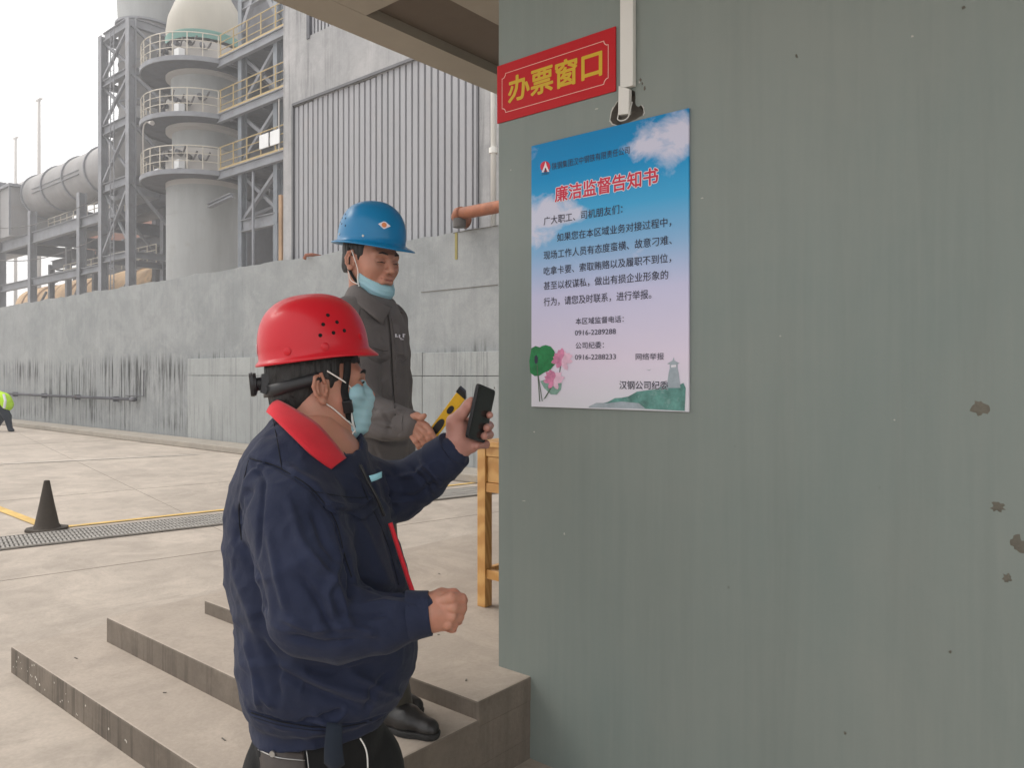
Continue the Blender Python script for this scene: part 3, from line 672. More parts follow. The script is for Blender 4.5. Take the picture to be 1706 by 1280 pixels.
# tall grey housing at the far left
t = thing('fan_house', 'hazy grey metal fan house at the far left end of the flue duct', 'building', (-66, 20, G0))
xa2, xb2 = on_y(-60, 300, 18.6).x, on_y(8, 300, 18.6).x
k = MB(); k.box((xa2, 19.0, zA + .4), (xb2, 23.0, on_y(27, 300, 18.6).z)); k.build('body', 'duct_gray', t)
k = MB(); k.box((xa2 - .2, 18.8, on_y(27, 300, 18.6).z + .01), (xb2 + .2, 23.2, on_y(27, 300, 18.6).z + .2)); k.build('roof', 'steel_gray', t)
for i in range(5): x = xa2 + (xb2 - xa2) * i / 4; k = MB(); k.bar((x, 18.9, zA + .4), (x, 18.9, on_y(27, 300, 18.6).z), .12); k.build('rib', 'steel_gray', t)
# reddish tank and pale shed beyond
t = thing('rusty_tank', 'rust red horizontal tank seen through the legs of the steel tower', 'tank', (-58, 36, G0))
x0_, x1_ = on_y(150, 400, 36).x, on_y(236, 400, 36).x; zt_ = on_y(200, 385, 36).z
k = MB(); k.tube([(x0_, 36, zt_), (x0_ + .3, 36, zt_), (x1_ - .3, 36, zt_), (x1_, 36, zt_)], [1.6, 1.9, 1.9, 1.6], 28); k.build('shell', 'rust_red', t, 'auto')
for x in (x0_ + 1, (x0_ + x1_) / 2, x1_ - 1): k = MB(); k.box((x - .2, 34.5, zt_ - 3.5), (x + .2, 37.5, zt_ - 1.5)); k.build('saddle', 'steel_dark', t)
k = MB(); k.box((x0_ - 6, 34, zt_ - 3.9), (x1_ + 8, 38, zt_ - 3.5)); k.build('platform', 'steel_dark', t)
for x in (x0_ - 4, x0_ + 2, x1_ + 2, x1_ + 7): H(t, 'column', (x, 36, G0), (x, 36, zt_ - 3.9), .5, .5, 'steel_dark', face=(0, 1, 0))
t = thing('pale_shed', 'pale grey shed with a sloping roof far behind the stove', 'building', (-60, 48, G0))
xs0, xs1 = on_y(205, 380, 48).x, on_y(300, 380, 48).x; z1_, z2_ = on_y(205, 385, 48).z, on_y(300, 350, 48).z
k = MB(); k.prism([(xs0, 48, G0), (xs1 + 8, 48, G0), (xs1 + 8, 48, z2_), (xs0, 48, z1_)], (0, 14, 0)); k.build('wall', 'pale_cladding', t)
k = MB(); k.prism([(xs0 - .4, 47.6, z1_ + .02), (xs1 + 8.4, 47.6, z2_ + .02), (xs1 + 8.4, 47.6, z2_ + .5), (xs0 - .4, 47.6, z1_ + .5)], (0, 15, 0)); k.build('roof', 'duct_gray', t)
for i in range(4): k = MB(); x = xs0 + 2 + i * 3.2; k.box((x, 47.9, z1_ - 2.4), (x + 1.3, 48.01, z1_ - 1.2)); k.build('window', 'steel_dark', t)
t = thing('far_works', 'low dark works hall hidden behind the pipe rack', 'building', (-100, 44, G0))
k = MB(); k.box((-150, 44, G0), (-70, 60, 5.4)); k.build('wall', 'steel_dark', t)
k = MB(); k.box((-150.5, 43.5, 5.4), (-69.5, 60.5, 5.9)); k.build('roof', 'duct_gray', t)
for i in range(10): k = MB(); x = -72 - i * 7; k.box((x, 43.9, 2.2), (x + 3, 44.01, 4.2)); k.build('window', 'pale_cladding', t)
# second bent support between rack and stove
t = thing('pipe_bridge', 'dark braced steel post standing between the steel tower and the stove', 'frame', (-46, 27, G0))
xq = on_y(263, 380, 27).x
H(t, 'column', (xq, 27, G0), (xq, 27, on_y(263, 300, 27).z), .6, .6, 'steel_dark', face=(0, 1, 0))
for (zz1, zz2) in ((8.2, 10), ):
    for sx in (-4.2, 4.2): bar(t, 'brace', (xq, 27, zz1), (xq + sx, 27, zz2), .2, 'steel_dark'); bar(t, 'brace', (xq, 27, zz2), (xq + sx, 27, zz1), .2, 'steel_dark')
H(t, 'beam', (xq - 6, 27, 10.2), (xq + 6, 27, 10.2), .4, .5, 'steel_gray')

# lamp masts
for i, (px_, top_, Yd) in enumerate([(65, 166, 34), (26, 230, 40)]):
    a = on_y(px_, top_, Yd); t = thing('lamp_mast', ['taller hazy lamp mast above the flue duct', 'shorter hazy lamp mast at the far left'][i], 'lamp mast', (a.x, Yd, G0), 0, 'lamp masts')
    k = MB(); k.tube([(a.x, Yd, G0), (a.x, Yd, a.z)], [.28, .17], 8); k.build('mast', 'pale_cladding', t, True)
    k = MB(); k.bar((a.x - .75, Yd, a.z), (a.x + .75, Yd, a.z), .3, .14); k.build('lamp_head', 'pale_cladding', t)

# small fittings on the works
t = thing('cat_ladder', 'thin steel ladder climbing the near leg of the steel tower', 'ladder', (-43, 18.8, 0))
for dx in (-.22, .22): k = MB(); k.tube([(-45 + dx, 18.72, 2), (-45 + dx, 18.72, 19.3)], .03, 5); k.build('ladder_rail', 'steel_gray', t)
k = MB()
for i in range(58): k.tube([(-45.22, 18.72, 2 + i * .3), (-44.78, 18.72, 2 + i * .3)], .016, 4)
tag(k.build('rungs', 'steel_gray', t), kind='stuff')
t = thing('gooseneck_lamp', 'thin pale gooseneck lamp rising from the lowest round deck', 'lamp', (VX - .9, VY - 2.95, 9.7))
k = MB(); x, y = VX - .5, VY - 2.98; k.tube([(x, y, 9.7), (x, y, 11.9), (x + .08, y, 12.1), (x + .3, y, 12.2), (x + .65, y, 12.12)], .04, 6); k.build('pole', 'pale_cladding', t, True)
k = MB(); k.tube([(x + .6, y, 12.12), (x + .95, y, 12.02)], [.06, .12], 8); k.build('lamp_head', 'pale_cladding', t)
for i, (x, y, z0, z1, rr, mt) in enumerate([(-31.6, 19.3, G0, 9.2, .06, 'steel_gray'), (-30.4, 20.8, G0, 18, .22, 'steel_gray')]):
    k = MB(); k.tube([(x, y, z0), (x, y, z1)], rr, 8); tag(k.build('riser_pipe', mt, None, True), ['thin grey pipe standing in the walkway frame', 'thick grey pipe rising behind the walkway frame'][i], 'pipe')
for i, (za_, zb_) in enumerate([(11.4, 10.6), (9.1, 8.2)]):
    k = MB(); pts = [(-70 + j_ * 2.3, 19.0, lerp_(za_, zb_, j_ / 11) - 1.0 * math.sin(j_ / 11 * math.pi)) for j_ in range(12)]; k.tube(pts, .03, 4); tag(k.build('cable', 'valve_dark', None), ['upper sagging cable strung across the pipe rack', 'lower sagging cable strung across the pipe rack'][i], 'cable')

# hazy air over the works
m = bpy.data.materials.new('haze'); m.use_nodes = True; m.node_tree.nodes.clear(); MAT['haze'] = m
o_ = m.node_tree.nodes.new('ShaderNodeOutputMaterial'); v_ = m.node_tree.nodes.new('ShaderNodeVolumePrincipled')
v_.inputs['Color'].default_value = (.96, .96, .97, 1); v_.inputs['Density'].default_value = .0042; v_.inputs['Anisotropy'].default_value = .2
m.node_tree.links.new(v_.outputs[0], o_.inputs['Volume'])
k = MB(); k.box((-166, -13, GZ - 1), (13, 73, 36)); tag(k.build('haze', 'haze'), 'thin pale haze over the yard and the works', kind='stuff')
# ================================================================== sign, notice
def txt(body, name, mat, parent, ca, cb, y, h=None, bold=0.0, hfac=1.0, outline=None, xs=1.0):
    """flat lettering on the wall: ca, cb = (px, py) of the ends of the line's middle; h = letter height in photo pixels"""
    A_, B_ = on_y(ca[0], ca[1], YW), on_y(cb[0], cb[1], YW); Zc = (A_.z + B_.z) / 2
    depth = -(A_.x * -SF) + 0; 
    cu = bpy.data.curves.new(name, 'FONT'); cu.body = body; cu.size = 1; cu.resolution_u = 3
    ob = bpy.data.objects.new(name, cu); COL.objects.link(ob); dg_ = bpy.context.evaluated_depsgraph_get(); dg_.update()
    me = bpy.data.meshes.new_from_object(ob.evaluated_get(dg_)); bpy.data.objects.remove(ob)
    n = len(me.vertices); a = np.empty(n * 3); me.vertices.foreach_get('co', a); a = a.reshape(-1, 3); fcs = [list(p.vertices) for p in me.polygons]
    x0, x1 = a[:, 0].min(), a[:, 0].max(); z0, z1 = a[:, 1].min(), a[:, 1].max(); s_ = (B_.x - A_.x) / (x1 - x0)
    dep = YW / (CF + SF * ((ca[0] + cb[0]) / 2 - CX) / FPX); sz = (h / FPX * dep) / (z1 - z0) if h else s_ * hfac
    for nm, rad, mt, yy in ([(name + '_outline', bold + outline[0], outline[1], y + .0004)] if outline else []) + [(name, bold, mat, y)]:
        vs = []; fs = []
        offs = [(0, 0)] + [(rad * math.cos(q * math.pi / 4), rad * math.sin(q * math.pi / 4)) for q in range(8)] if rad > 0 else [(0, 0)]
        for q, (ox, oz) in enumerate(offs):
            fs += [[i + q * n for i in f] for f in fcs]
            vs += [(A_.x + (p[0] + ox - x0) * s_, yy + q * .00002, Zc + (p[1] + oz - (z0 + z1) / 2) * sz) for p in a]
        k = MB(); k.add(vs, fs); o = k.build(nm, mt, parent)
painted('sign_red', (.50, .010, .016), .5, .06, 3, bump=0, spec=.25)
painted('sign_yellow', (.62, .40, .02), .4, .05, 3, bump=0)
painted('sign_pink', (.80, .50, .42), .4, .03, 3, bump=0)
painted('ink', (.03, .03, .06), .5, .1, 3, bump=0)
painted('ink_red', (.62, .02, .06), .5, .1, 3, bump=0)
painted('print_white', (.78, .76, .82), .5, .03, 3, bump=0)
painted('leaf_green', (.02, .22, .07), .5, .4, 30, bump=0)
painted('leaf_pale', (.22, .38, .32), .5, .4, 30, bump=0)
painted('petal_pink', (.70, .25, .42), .5, .35, 40, bump=0)
painted('petal_pale', (.80, .52, .66), .5, .2, 40, bump=0)
painted('hill_teal', (.12, .30, .27), .6, .5, 22, bump=0, dirt=(.30, .42, .42))
painted('tower_print', (.36, .42, .47), .6, .2, 30, bump=0)
painted('stem_ink', (.10, .14, .10), .6, .2, 30, bump=0)
xs_l = on_y(831, 150, YW).x - .004; xs_r = on_y(1027, 100, YW).x
zs_t = on_y(1027, 44, YW).z; zs_b = (on_y(831, 205, YW).z + on_y(1027, 153, YW).z) / 2
sign = thing('red_sign', 'red sign with yellow Chinese characters at the corner of the office wall', 'sign', (xs_l, YW, zs_b))
bx('board', (xs_l, YW - .006, zs_b), (xs_r, YW - .0005, zs_t), 'sign_red', sign, bevel=.001)
ys = YW - .0068
txt('办票窗口', 'characters', 'sign_yellow', sign, (849, 149), (1004, 106), ys, h=44, bold=.024)
ia, ib = on_y(838, 150, YW).x, on_y(1015.5, 100, YW).x; za = on_y(838, 190, YW).z; zb2 = on_y(1015, 66, YW).z; nt_ = .018
def notched(x0, x1, z0, z1, r):
    P_ = []
    for cx_, cz_, a0 in ((x1, z0, 180), (x1, z1, 270), (x0, z1, 0), (x0, z0, 90)):
        arc = [(cx_ + r * math.cos(R(a0 - i * 18)), cz_ + r * math.sin(R(a0 - i * 18))) for i in range(6)]
        P_ += arc
    return P_
k = MB(); o1 = notched(ia, ib, za, zb2, nt_); o2 = notched(ia + .0022, ib - .0022, za + .0022, zb2 - .0022, nt_)
n = len(o1); k.add([(x, ys, z) for x, z in o1] + [(x, ys, z) for x, z in o2], [(i, (i + 1) % n, n + (i + 1) % n, n + i) for i in range(n)]); k.build('border_line', 'sign_pink', sign)

# notice board
PL, PR, PB, PT = -1.815, -1.168, -.121, .857
m = N('notice_print'); X_, Y_, Z_ = m.xyz()
vz = m.math('DIVIDE', Z_, PT - PB); vx = m.math('DIVIDE', X_, PR - PL)      # object origin at lower left corner
base = m.ramp(vz, [(0, (.70, .70, .76)), (.18, (.76, .68, .82)), (.42, (.60, .60, .82)), (.58, (.26, .48, .75)), (.72, (.06, .40, .72)), (.86, (.003, .28, .60)), (1, (.0, .22, .50))])
nz = m.noise(6.5, 8, .62, m.mp((1, 1, 1.5), (2.1, 0, .9)), .35)
def blob(cx_, cz_, rx, rz):
    a = m.math('POWER', m.math('DIVIDE', m.math('SUBTRACT', vx, cx_), rx), 2.0); b = m.math('POWER', m.math('DIVIDE', m.math('SUBTRACT', vz, cz_), rz), 2.0)
    return m.math('SUBTRACT', 1.0, m.math('SQRT', m.math('ADD', a, b)), clamp=True)
def ab(x): return x
cld = None
for bb in [(.95, .93, .36, .12), (.80, .90, .2, .07), (.08, .73, .36, .10), (.25, .71, .22, .05), (-.05, .66, .3, .09)]:
    q = blob(*bb); cld = q if cld is None else m.math('MAXIMUM', cld, q)
cm = m.ramp(m.math('ADD', m.math('MULTIPLY', cld, .62), m.math('MULTIPLY', nz, 1.15)), [(.72, 0), (1.0, 1)])
m.color(m.mix(m.math('MULTIPLY', cm, .85), base, (.74, .70, .82))).rough(.5).set('Specular IOR Level', .25)
notice = thing('notice_board', 'blue and pink notice board with lotus and Chinese text below the red sign', 'notice', (PL, YW, PB))
k = MB(); k.box((PL, YW - .010, PB), (PR, YW - .0007, PT)); k.build('board', 'notice_print', notice, bevel=.0008)
yp = YW - .0112
def shape(name, pts, mat, y=yp):
    k = MB(); c = [on_y(x, yy, YW) for x, yy in pts]; k.add([(p.x, y, p.z) for p in c], [tuple(range(len(c)))]); return k.build(name, mat, notice)
def cz(p): return (870 + p[0] / 3.556, 340 + p[1] / 3.556)
shape('hill_print', [cz(p) for p in [(420, 1192), (470, 1185), (520, 1172), (560, 1150), (600, 1148), (640, 1140), (690, 1112), (740, 1105), (800, 1098), (850, 1075), (900, 1080), (935, 1075), (965, 1060), (978, 1090), (972, 1226), (700, 1212), (420, 1205)]], 'hill_teal', yp)
shape('hill_print', [cz(p) for p in [(405, 1200), (450, 1178), (520, 1180), (600, 1170), (700, 1180), (740, 1212), (600, 1210), (405, 1206)]], 'tower_print', yp - .0002)
shape('pagoda_print', [cz(p) for p in [(865, 1090), (878, 1000), (884, 975), (930, 972), (936, 1000), (948, 1090)]], 'tower_print', yp - .0003)
shape('pagoda_print', [cz(p) for p in [(868, 948), (900, 928), (908, 908), (912, 928), (942, 944), (930, 950), (930, 972), (884, 974), (884, 950)]], 'tower_print', yp - .0003)
shape('pagoda_window', [cz(p) for p in [(892, 955), (922, 953), (922, 966), (892, 968)]], 'print_white', yp - .0005)
shape('bird_print', [cz(p) for p in [(740, 978), (758, 984), (778, 978), (760, 988)]], 'tower_print')
shape('lotus_leaf', [cz(p) for p in [(66, 855), (90, 842), (115, 850), (128, 842), (150, 836), (180, 845), (200, 870), (212, 900), (205, 950), (175, 985), (140, 1000), (110, 1018), (85, 1020), (58, 1000), (53, 930)]], 'leaf_green', yp - .0001)
shape('lotus_leaf', [cz(p) for p in [(118, 1050), (150, 1040), (200, 1050), (245, 1062), (240, 1100), (215, 1130), (180, 1128), (140, 1090)]], 'leaf_pale', yp - .0001)
shape('lotus_bud', [cz(p) for p in [(84, 905), (95, 893), (105, 910), (103, 940), (92, 950), (84, 935)]], 'ink', yp - .0003)
for pts in ([(97, 950), (101, 950), (118, 1170), (112, 1172)], [(104, 1015), (108, 1015), (132, 1168), (127, 1168)], [(236, 955), (241, 955), (232, 1020), (227, 1020)], [(190, 1070), (196, 1072), (150, 1150), (135, 1160)]): shape('stem', [cz(p) for p in pts], 'stem_ink', yp - .0002)
rp = random.Random(3)
def flower(cx_, cy_, s_):
    for i, a in enumerate([-100, 100, -72, 72, -45, 45, -20, 20, 0, 150, -150]):
        a += rp.uniform(-6, 6); L_ = s_ * rp.uniform(.8, 1.1); wd = s_ * .24; ca_, sa_ = math.sin(R(a)), -math.cos(R(a)); nx_, ny_ = -sa_, ca_
        pts = [(cx_, cy_), (cx_ + ca_ * L_ * .45 + nx_ * wd, cy_ + sa_ * L_ * .45 + ny_ * wd), (cx_ + ca_ * L_ * .8 + nx_ * wd * .7, cy_ + sa_ * L_ * .8 + ny_ * wd * .7), (cx_ + ca_ * L_, cy_ + sa_ * L_), (cx_ + ca_ * L_ * .8 - nx_ * wd * .7, cy_ + sa_ * L_ * .8 - ny_ * wd * .7), (cx_ + ca_ * L_ * .45 - nx_ * wd, cy_ + sa_ * L_ * .45 - ny_ * wd)]
        shape('lotus_petal', [cz(p) for p in pts], 'petal_pink' if i % 2 == 0 else 'petal_pale', yp - .0003 - .00006 * i)
flower(245, 925, 68); flower(198, 1045, 64)
# emblem
shape('emblem_disc', [(911.5 + 8.2 * math.cos(a), 278.5 + 9 * math.sin(a)) for a in [i * math.pi / 12 for i in range(24)]], 'ink_red', yp - .0002)
shape('emblem_mark', [(912, 270), (914, 277), (918.5, 287), (915.5, 287), (912, 279.5), (908.5, 288), (905.5, 288), (910, 277)], 'print_white', yp - .0004)
shape('emblem_mark', [(910.8, 281), (913, 281), (913.5, 288), (910.5, 288)], 'ink', yp - .0006)
txt('汉钢股份', 'small_lettering', 'ink', notice, (905.5, 291), (918, 289.5), yp - .0004, h=4)
LN = [('陕钢集团汉中钢铁有限责任公司', (923, 278.5), (1052, 250.5), 12.5, .0, None), ('廉洁监督告知书', (928, 323), (1099, 295.5), 27, .022, (.045, 'print_white')),
 ('广大职工、司机朋友们：', (909, 367), (1040, 351), 14.5, .004, None), ('如果您在本区域业务对接过程中，', (931, 395), (1121, 372), 15, .004, None),
 ('现场工作人员有态度蛮横、故意刁难、', (909, 424.5), (1122, 402), 15, .004, None), ('吃拿卡要、索取贿赂以及履职不到位，', (909, 451), (1121, 432), 15, .004, None),
 ('甚至以权谋私，做出有损企业形象的', (909, 475.5), (1116, 460), 15, .004, None), ('行为，请您及时联系，进行举报。', (909, 502.5), (1088, 492), 15, .004, None),
 ('本区域监督电话：', (962, 535), (1042, 532.5), 11, .004, None), ('0916-2289288', (961, 554.5), (1029, 553), 8.5, .004, None), ('公司纪委：', (962, 576), (1009, 575), 11, .004, None),
 ('0916-2288233', (961, 595), (1029, 595), 8.5, .004, None), ('网络举报', (1062, 594.5), (1109, 594), 11.5, .0, None), ('汉钢公司纪委', (1035, 641), (1116, 643), 14, .012, (.02, 'print_white'))]
for i, (b_, p_, q_, h_, bo_, ol) in enumerate(LN): txt(b_, 'heading_text' if i == 1 else 'text_line', 'ink_red' if i == 1 else 'ink', notice, p_, q_, yp - .0006, h=h_, bold=bo_, outline=ol)

# ================================================================== sculpting by distance fields
def lerp(a, b, t): return a + (b - a) * t
class SDF:
    def __init__(s, lo, hi, res):
        s.lo = np.array(lo, np.float32); s.res = res
        n = np.ceil((np.array(hi) - np.array(lo)) / res).astype(int) + 1
        s.X, s.Y, s.Z = np.meshgrid(*[s.lo[i] + np.arange(n[i], dtype=np.float32) * res for i in range(3)], indexing='ij')
        s.D = np.full(s.X.shape, 1.0, np.float32)
    def _box(s, lo, hi, pad):
        sl_ = []
        for i in range(3):
            a = int(max(0, math.floor((lo[i] - pad - s.lo[i]) / s.res))); b = int(min(s.D.shape[i], math.ceil((hi[i] + pad - s.lo[i]) / s.res) + 1))
            if b <= a: return None
            sl_.append(slice(a, b))
        return tuple(sl_)
    def _put(s, b, d, k, sub=False):
        D = s.D[b]
        if sub: 
            h = np.clip(.5 - .5 * (D + d) / k, 0, 1); s.D[b] = D + (-d - D) * h + k * h * (1 - h)
        else:
            h = np.clip(.5 + .5 * (D - d) / k, 0, 1); s.D[b] = D + (d - D) * h - k * h * (1 - h)
    def cap(s, a, b, ra, rb=None, k=.01, sub=False, flat=None):
        rb = ra if rb is None else rb; a = np.array(a, np.float32); b = np.array(b, np.float32); r = max(ra, rb)
        bb = s._box(np.minimum(a, b) - r, np.maximum(a, b) + r, max(k * 2, .012) + s.res * 2)
        if bb is None: return s
        px, py, pz = s.X[bb] - a[0], s.Y[bb] - a[1], s.Z[bb] - a[2]; v = b - a; L2 = max(float(v @ v), 1e-9)
        h = np.clip((px * v[0] + py * v[1] + pz * v[2]) / L2, 0, 1)
        d = np.sqrt((px - h * v[0]) ** 2 + (py - h * v[1]) ** 2 + (pz - h * v[2]) ** 2) - (ra + (rb - ra) * h)
        s._put(bb, d, k, sub); return s
    def chain(s, pts, rs, k=.008, sub=False):
        for i in range(len(pts) - 1): s.cap(pts[i], pts[i + 1], rs[i], rs[i + 1], k, sub)
        return s
    def ell(s, c, r, k=.01, sub=False, rot=None):
        c = np.array(c, np.float32); r = np.array(r, np.float32); m_ = r.max()
        bb = s._box(c - m_, c + m_, max(k * 2, .012) + s.res * 2)
        if bb is None: return s
        p = np.stack([s.X[bb] - c[0], s.Y[bb] - c[1], s.Z[bb] - c[2]], -1)
        if rot is not None: p = p @ np.array(rot, np.float32)       # columns = axes of the ellipsoid
        q = p / r; k0 = np.sqrt((q ** 2).sum(-1)); k1 = np.sqrt(((p / r ** 2) ** 2).sum(-1)) + 1e-9
        s._put(bb, k0 * (k0 - 1) / k1, k, sub); return s
    def loft(s, rows, k=.02, pw=2.0, sub=False):      # rows (z, cx, cy, rx, ry) rising z
        rows = sorted(rows); z = np.array([r[0] for r in rows]); Zs = s.Z[0, 0, :]
        def f(i):
            y = np.array([r[i] for r in rows]); u = np.interp(Zs, z, y)
            return u.astype(np.float32)[None, None, :]
        cx_, cy_, rx, ry = f(1), f(2), f(3), f(4)
        q = (np.abs((s.X - cx_) / rx) ** pw + np.abs((s.Y - cy_) / ry) ** pw) ** (1 / pw)
        d = (q - 1) * np.minimum(rx, ry); d = np.maximum(d, np.maximum(s.Z - z[-1], z[0] - s.Z))
        s._put((slice(None),) * 3, d, k, sub); return s
    def cut(s, n, o):                                  # remove the side n points to
        n = np.array(n, np.float32); o = np.array(o, np.float32)
        s.D = np.maximum(s.D, (s.X - o[0]) * n[0] + (s.Y - o[1]) * n[1] + (s.Z - o[2]) * n[2]); return s
    def noise(s, amp, sx, sy, sz, seed=0):
        s.D += amp * vnoise(s.X * sx, s.Y * sy, s.Z * sz, seed); return s
    def mesh(s):
        D = s.D; S = D < 0; nx, ny, nz = D.shape; c = [(i, j, k_) for i in (0, 1) for j in (0, 1) for k_ in (0, 1)]
        cnt = sum(S[i:nx - 1 + i, j:ny - 1 + j, k_:nz - 1 + k_].astype(np.int8) for i, j, k_ in c)
        act = (cnt > 0) & (cnt < 8); ids = np.full(act.shape, -1, np.int64); I, J, K = np.nonzero(act); ids[I, J, K] = np.arange(len(I))
        vals = [D[I + i, J + j, K + k_] for i, j, k_ in c]; P_ = np.zeros((len(I), 3)); Cn = np.zeros(len(I))
        for a in range(8):
            for b in range(a + 1, 8):
                df = [abs(c[a][q] - c[b][q]) for q in range(3)]
                if sum(df) != 1: continue
                m_ = (vals[a] < 0) != (vals[b] < 0); t = np.where(m_, vals[a] / np.where(m_, vals[a] - vals[b], 1), 0)
                for q in range(3): P_[:, q] += np.where(m_, c[a][q] + (c[b][q] - c[a][q]) * t, 0)
                Cn += m_
        P_ = (P_ / Cn[:, None] + np.stack([I, J, K], 1)) * s.res + s.lo
        F = []
        for ax in range(3):
            A0 = [slice(None)] * 3; B0 = [slice(None)] * 3; A0[ax] = slice(0, -1); B0[ax] = slice(1, None)
            sa, sb = S[tuple(A0)], S[tuple(B0)]; e = np.stack(np.nonzero(sa != sb), 1)
            u, v = (ax + 1) % 3, (ax + 2) % 3; e = e[(e[:, u] > 0) & (e[:, v] > 0) & (e[:, u] < D.shape[u] - 1) & (e[:, v] < D.shape[v] - 1)]
            def q(du, dv):
                w_ = e.copy(); w_[:, u] -= du; w_[:, v] -= dv; return ids[w_[:, 0], w_[:, 1], w_[:, 2]]
            Q = np.stack([q(1, 1), q(0, 1), q(0, 0), q(1, 0)], 1); fl = ~sa[e[:, 0], e[:, 1], e[:, 2]]
            Q[fl] = Q[fl][:, ::-1]; F.append(Q)
        return P_, np.concatenate(F)
def vnoise(x, y, z, seed=0):
    r_ = np.random.RandomState(seed); T = r_.rand(32, 32, 32).astype(np.float32) * 2 - 1
    xi, yi, zi = np.floor(x).astype(int), np.floor(y).astype(int), np.floor(z).astype(int); fx, fy, fz = x - xi, y - yi, z - zi
    fx, fy, fz = [t * t * (3 - 2 * t) for t in (fx, fy, fz)]; o = 0
    for i in (0, 1):
        for j in (0, 1):
            for k_ in (0, 1):
                o = o + T[(xi + i) % 32, (yi + j) % 32, (zi + k_) % 32] * (fx if i else 1 - fx) * (fy if j else 1 - fy) * (fz if k_ else 1 - fz)
    return o
def vnormals(P_, F):
    n = np.zeros_like(P_); a, b, c, d = (P_[F[:, i]] for i in range(4)); fn = np.cross(c - a, d - b)
    for i in range(4): np.add.at(n, F[:, i], fn)
    return n / (np.linalg.norm(n, axis=1, keepdims=True) + 1e-12)
def smooth(P_, F, it=1, f=.5):
    for _ in range(it):
        acc = np.zeros_like(P_); c = np.zeros(len(P_))
        for i in range(4):
            a, b = F[:, i], F[:, (i + 1) % 4]; np.add.at(acc, a, P_[b]); np.add.at(c, a, 1); np.add.at(acc, b, P_[a]); np.add.at(c, b, 1)
        P_ = P_ + (acc / c[:, None] - P_) * f
    return P_
def carve(P_, F, strokes):
    """press folds and seams into cloth: each stroke is ([(px,py)..], width px, depth m); + raises, - sinks (the side towards the viewer)"""
    N_ = vnormals(P_, F); px = CX + P_[:, 0] / P_[:, 1] * FPX; py = HY - P_[:, 2] / P_[:, 1] * FPX
    vd = P_ / np.linalg.norm(P_, axis=1, keepdims=True); face = np.clip(-(N_ * vd).sum(1) * 3 + .3, 0, 1); disp = np.zeros(len(P_))
    for pts, w_, amp in strokes:
        dist = np.full(len(P_), 1e9); tt = np.zeros(len(P_)); n = len(pts) - 1
        for i in range(n):
            ax, ay = pts[i]; bx_, by_ = pts[i + 1]; L2 = (bx_ - ax) ** 2 + (by_ - ay) ** 2
            h = np.clip(((px - ax) * (bx_ - ax) + (py - ay) * (by_ - ay)) / L2, 0, 1); d = np.hypot(px - ax - h * (bx_ - ax), py - ay - h * (by_ - ay))
            m_ = d < dist; dist[m_] = d[m_]; tt[m_] = (i + h[m_]) / n
        disp += amp * np.exp(-(dist / w_) ** 2) * np.clip(np.minimum(tt, 1 - tt) * 6 + .25, 0, 1)
    return P_ + N_ * (disp * face)[:, None]
HR = [3.0]
def hit(P_, px, py, r_=None):
    '''distance at which a sculpted surface is met along a line of sight'''
    r_ = HR[0]; qx = CX + P_[:, 0] / P_[:, 1] * FPX; qy = HY - P_[:, 2] / P_[:, 1] * FPX; m_ = (qx - px) ** 2 + (qy - py) ** 2
    for rr in (r_, r_ * 1.6, r_ * 3, r_ * 6):
        s_ = m_ < rr * rr
        if s_.any():
            y = P_[s_, 1]; y = y[y < y.min() + .05]; return float(y.mean())
    return float(P_[m_.argmin(), 1])
def seam(P_, pts, mat, par, rad=.0011, n=26, name='seam', lift=.0004):
    q = spline([Vector((x, y, 0)) for x, y in pts], n); k = MB(); k.tube([C(p.x, p.y, hit(P_, p.x, p.y) - lift) for p in q], rad, 5); return cambuild(k, name, mat, par, True)
def flap(P_, up, lo, mat, par, name='pocket_flap', n=22, lift=.0035):
    U_ = spline([Vector((x, y, 0)) for x, y in up], n); W_ = spline([Vector((x, y, 0)) for x, y in lo], n); k = MB(); vs = []
    for j_ in range(5):
        for i in range(n):
            p = U_[i].lerp(W_[i], j_ / 4); vs.append(C(p.x, p.y, hit(P_, p.x, p.y) - lift * (j_ / 4) ** .5 - .001))
    k.add(vs, [(j_ * n + i, j_ * n + i + 1, (j_ + 1) * n + i + 1, (j_ + 1) * n + i) for j_ in range(4) for i in range(n - 1)])
    o = cambuild(k, name, mat, par, True); m_ = o.modifiers.new('thick', 'SOLIDIFY'); m_.thickness = .0022; m_.offset = 0; return o
def to_mesh(name, P_, F, mat, parent, space='cam', label=None, mats=None, mi=None):
    """camera-side coordinates (right, forward, up) -> the thing's own frame"""
    if space == 'cam':
        M_ = np.array(WM[parent.name].inverted() @ CAMROT); P_ = P_ @ M_[:3, :3].T + M_[:3, 3]
    me = bpy.data.meshes.new(name); me.vertices.add(len(P_)); me.vertices.foreach_set('co', P_.astype(np.float32).ravel())
    me.loops.add(F.size); me.loops.foreach_set('vertex_index', F.ravel().astype(np.int32)); me.polygons.add(len(F))
    me.polygons.foreach_set('loop_start', np.arange(0, F.size, 4, dtype=np.int32)); me.update(calc_edges=True); me.validate()
    return link(name, me, mat, parent, True, label)
def cambuild(mb, name, mat, parent, smooth_='auto', **kw):
    mb.v = [cw(p) for p in mb.v]; return mb.build(name, mat, parent, smooth_, **kw)
def spline(pts, n):
    P_ = np.array([list(p) for p in pts], float); m_ = len(P_); out_ = []
    for t in np.linspace(0, m_ - 1, n):
        i = min(int(t), m_ - 2); u = t - i; p0, p1, p2, p3 = P_[max(i - 1, 0)], P_[i], P_[i + 1], P_[min(i + 2, m_ - 1)]
        out_.append(.5 * ((2 * p1) + (-p0 + p2) * u + (2 * p0 - 5 * p1 + 4 * p2 - p3) * u * u + (-p0 + 3 * p1 - 3 * p2 + p3) * u ** 3))
    return [Vector(p) for p in out_]
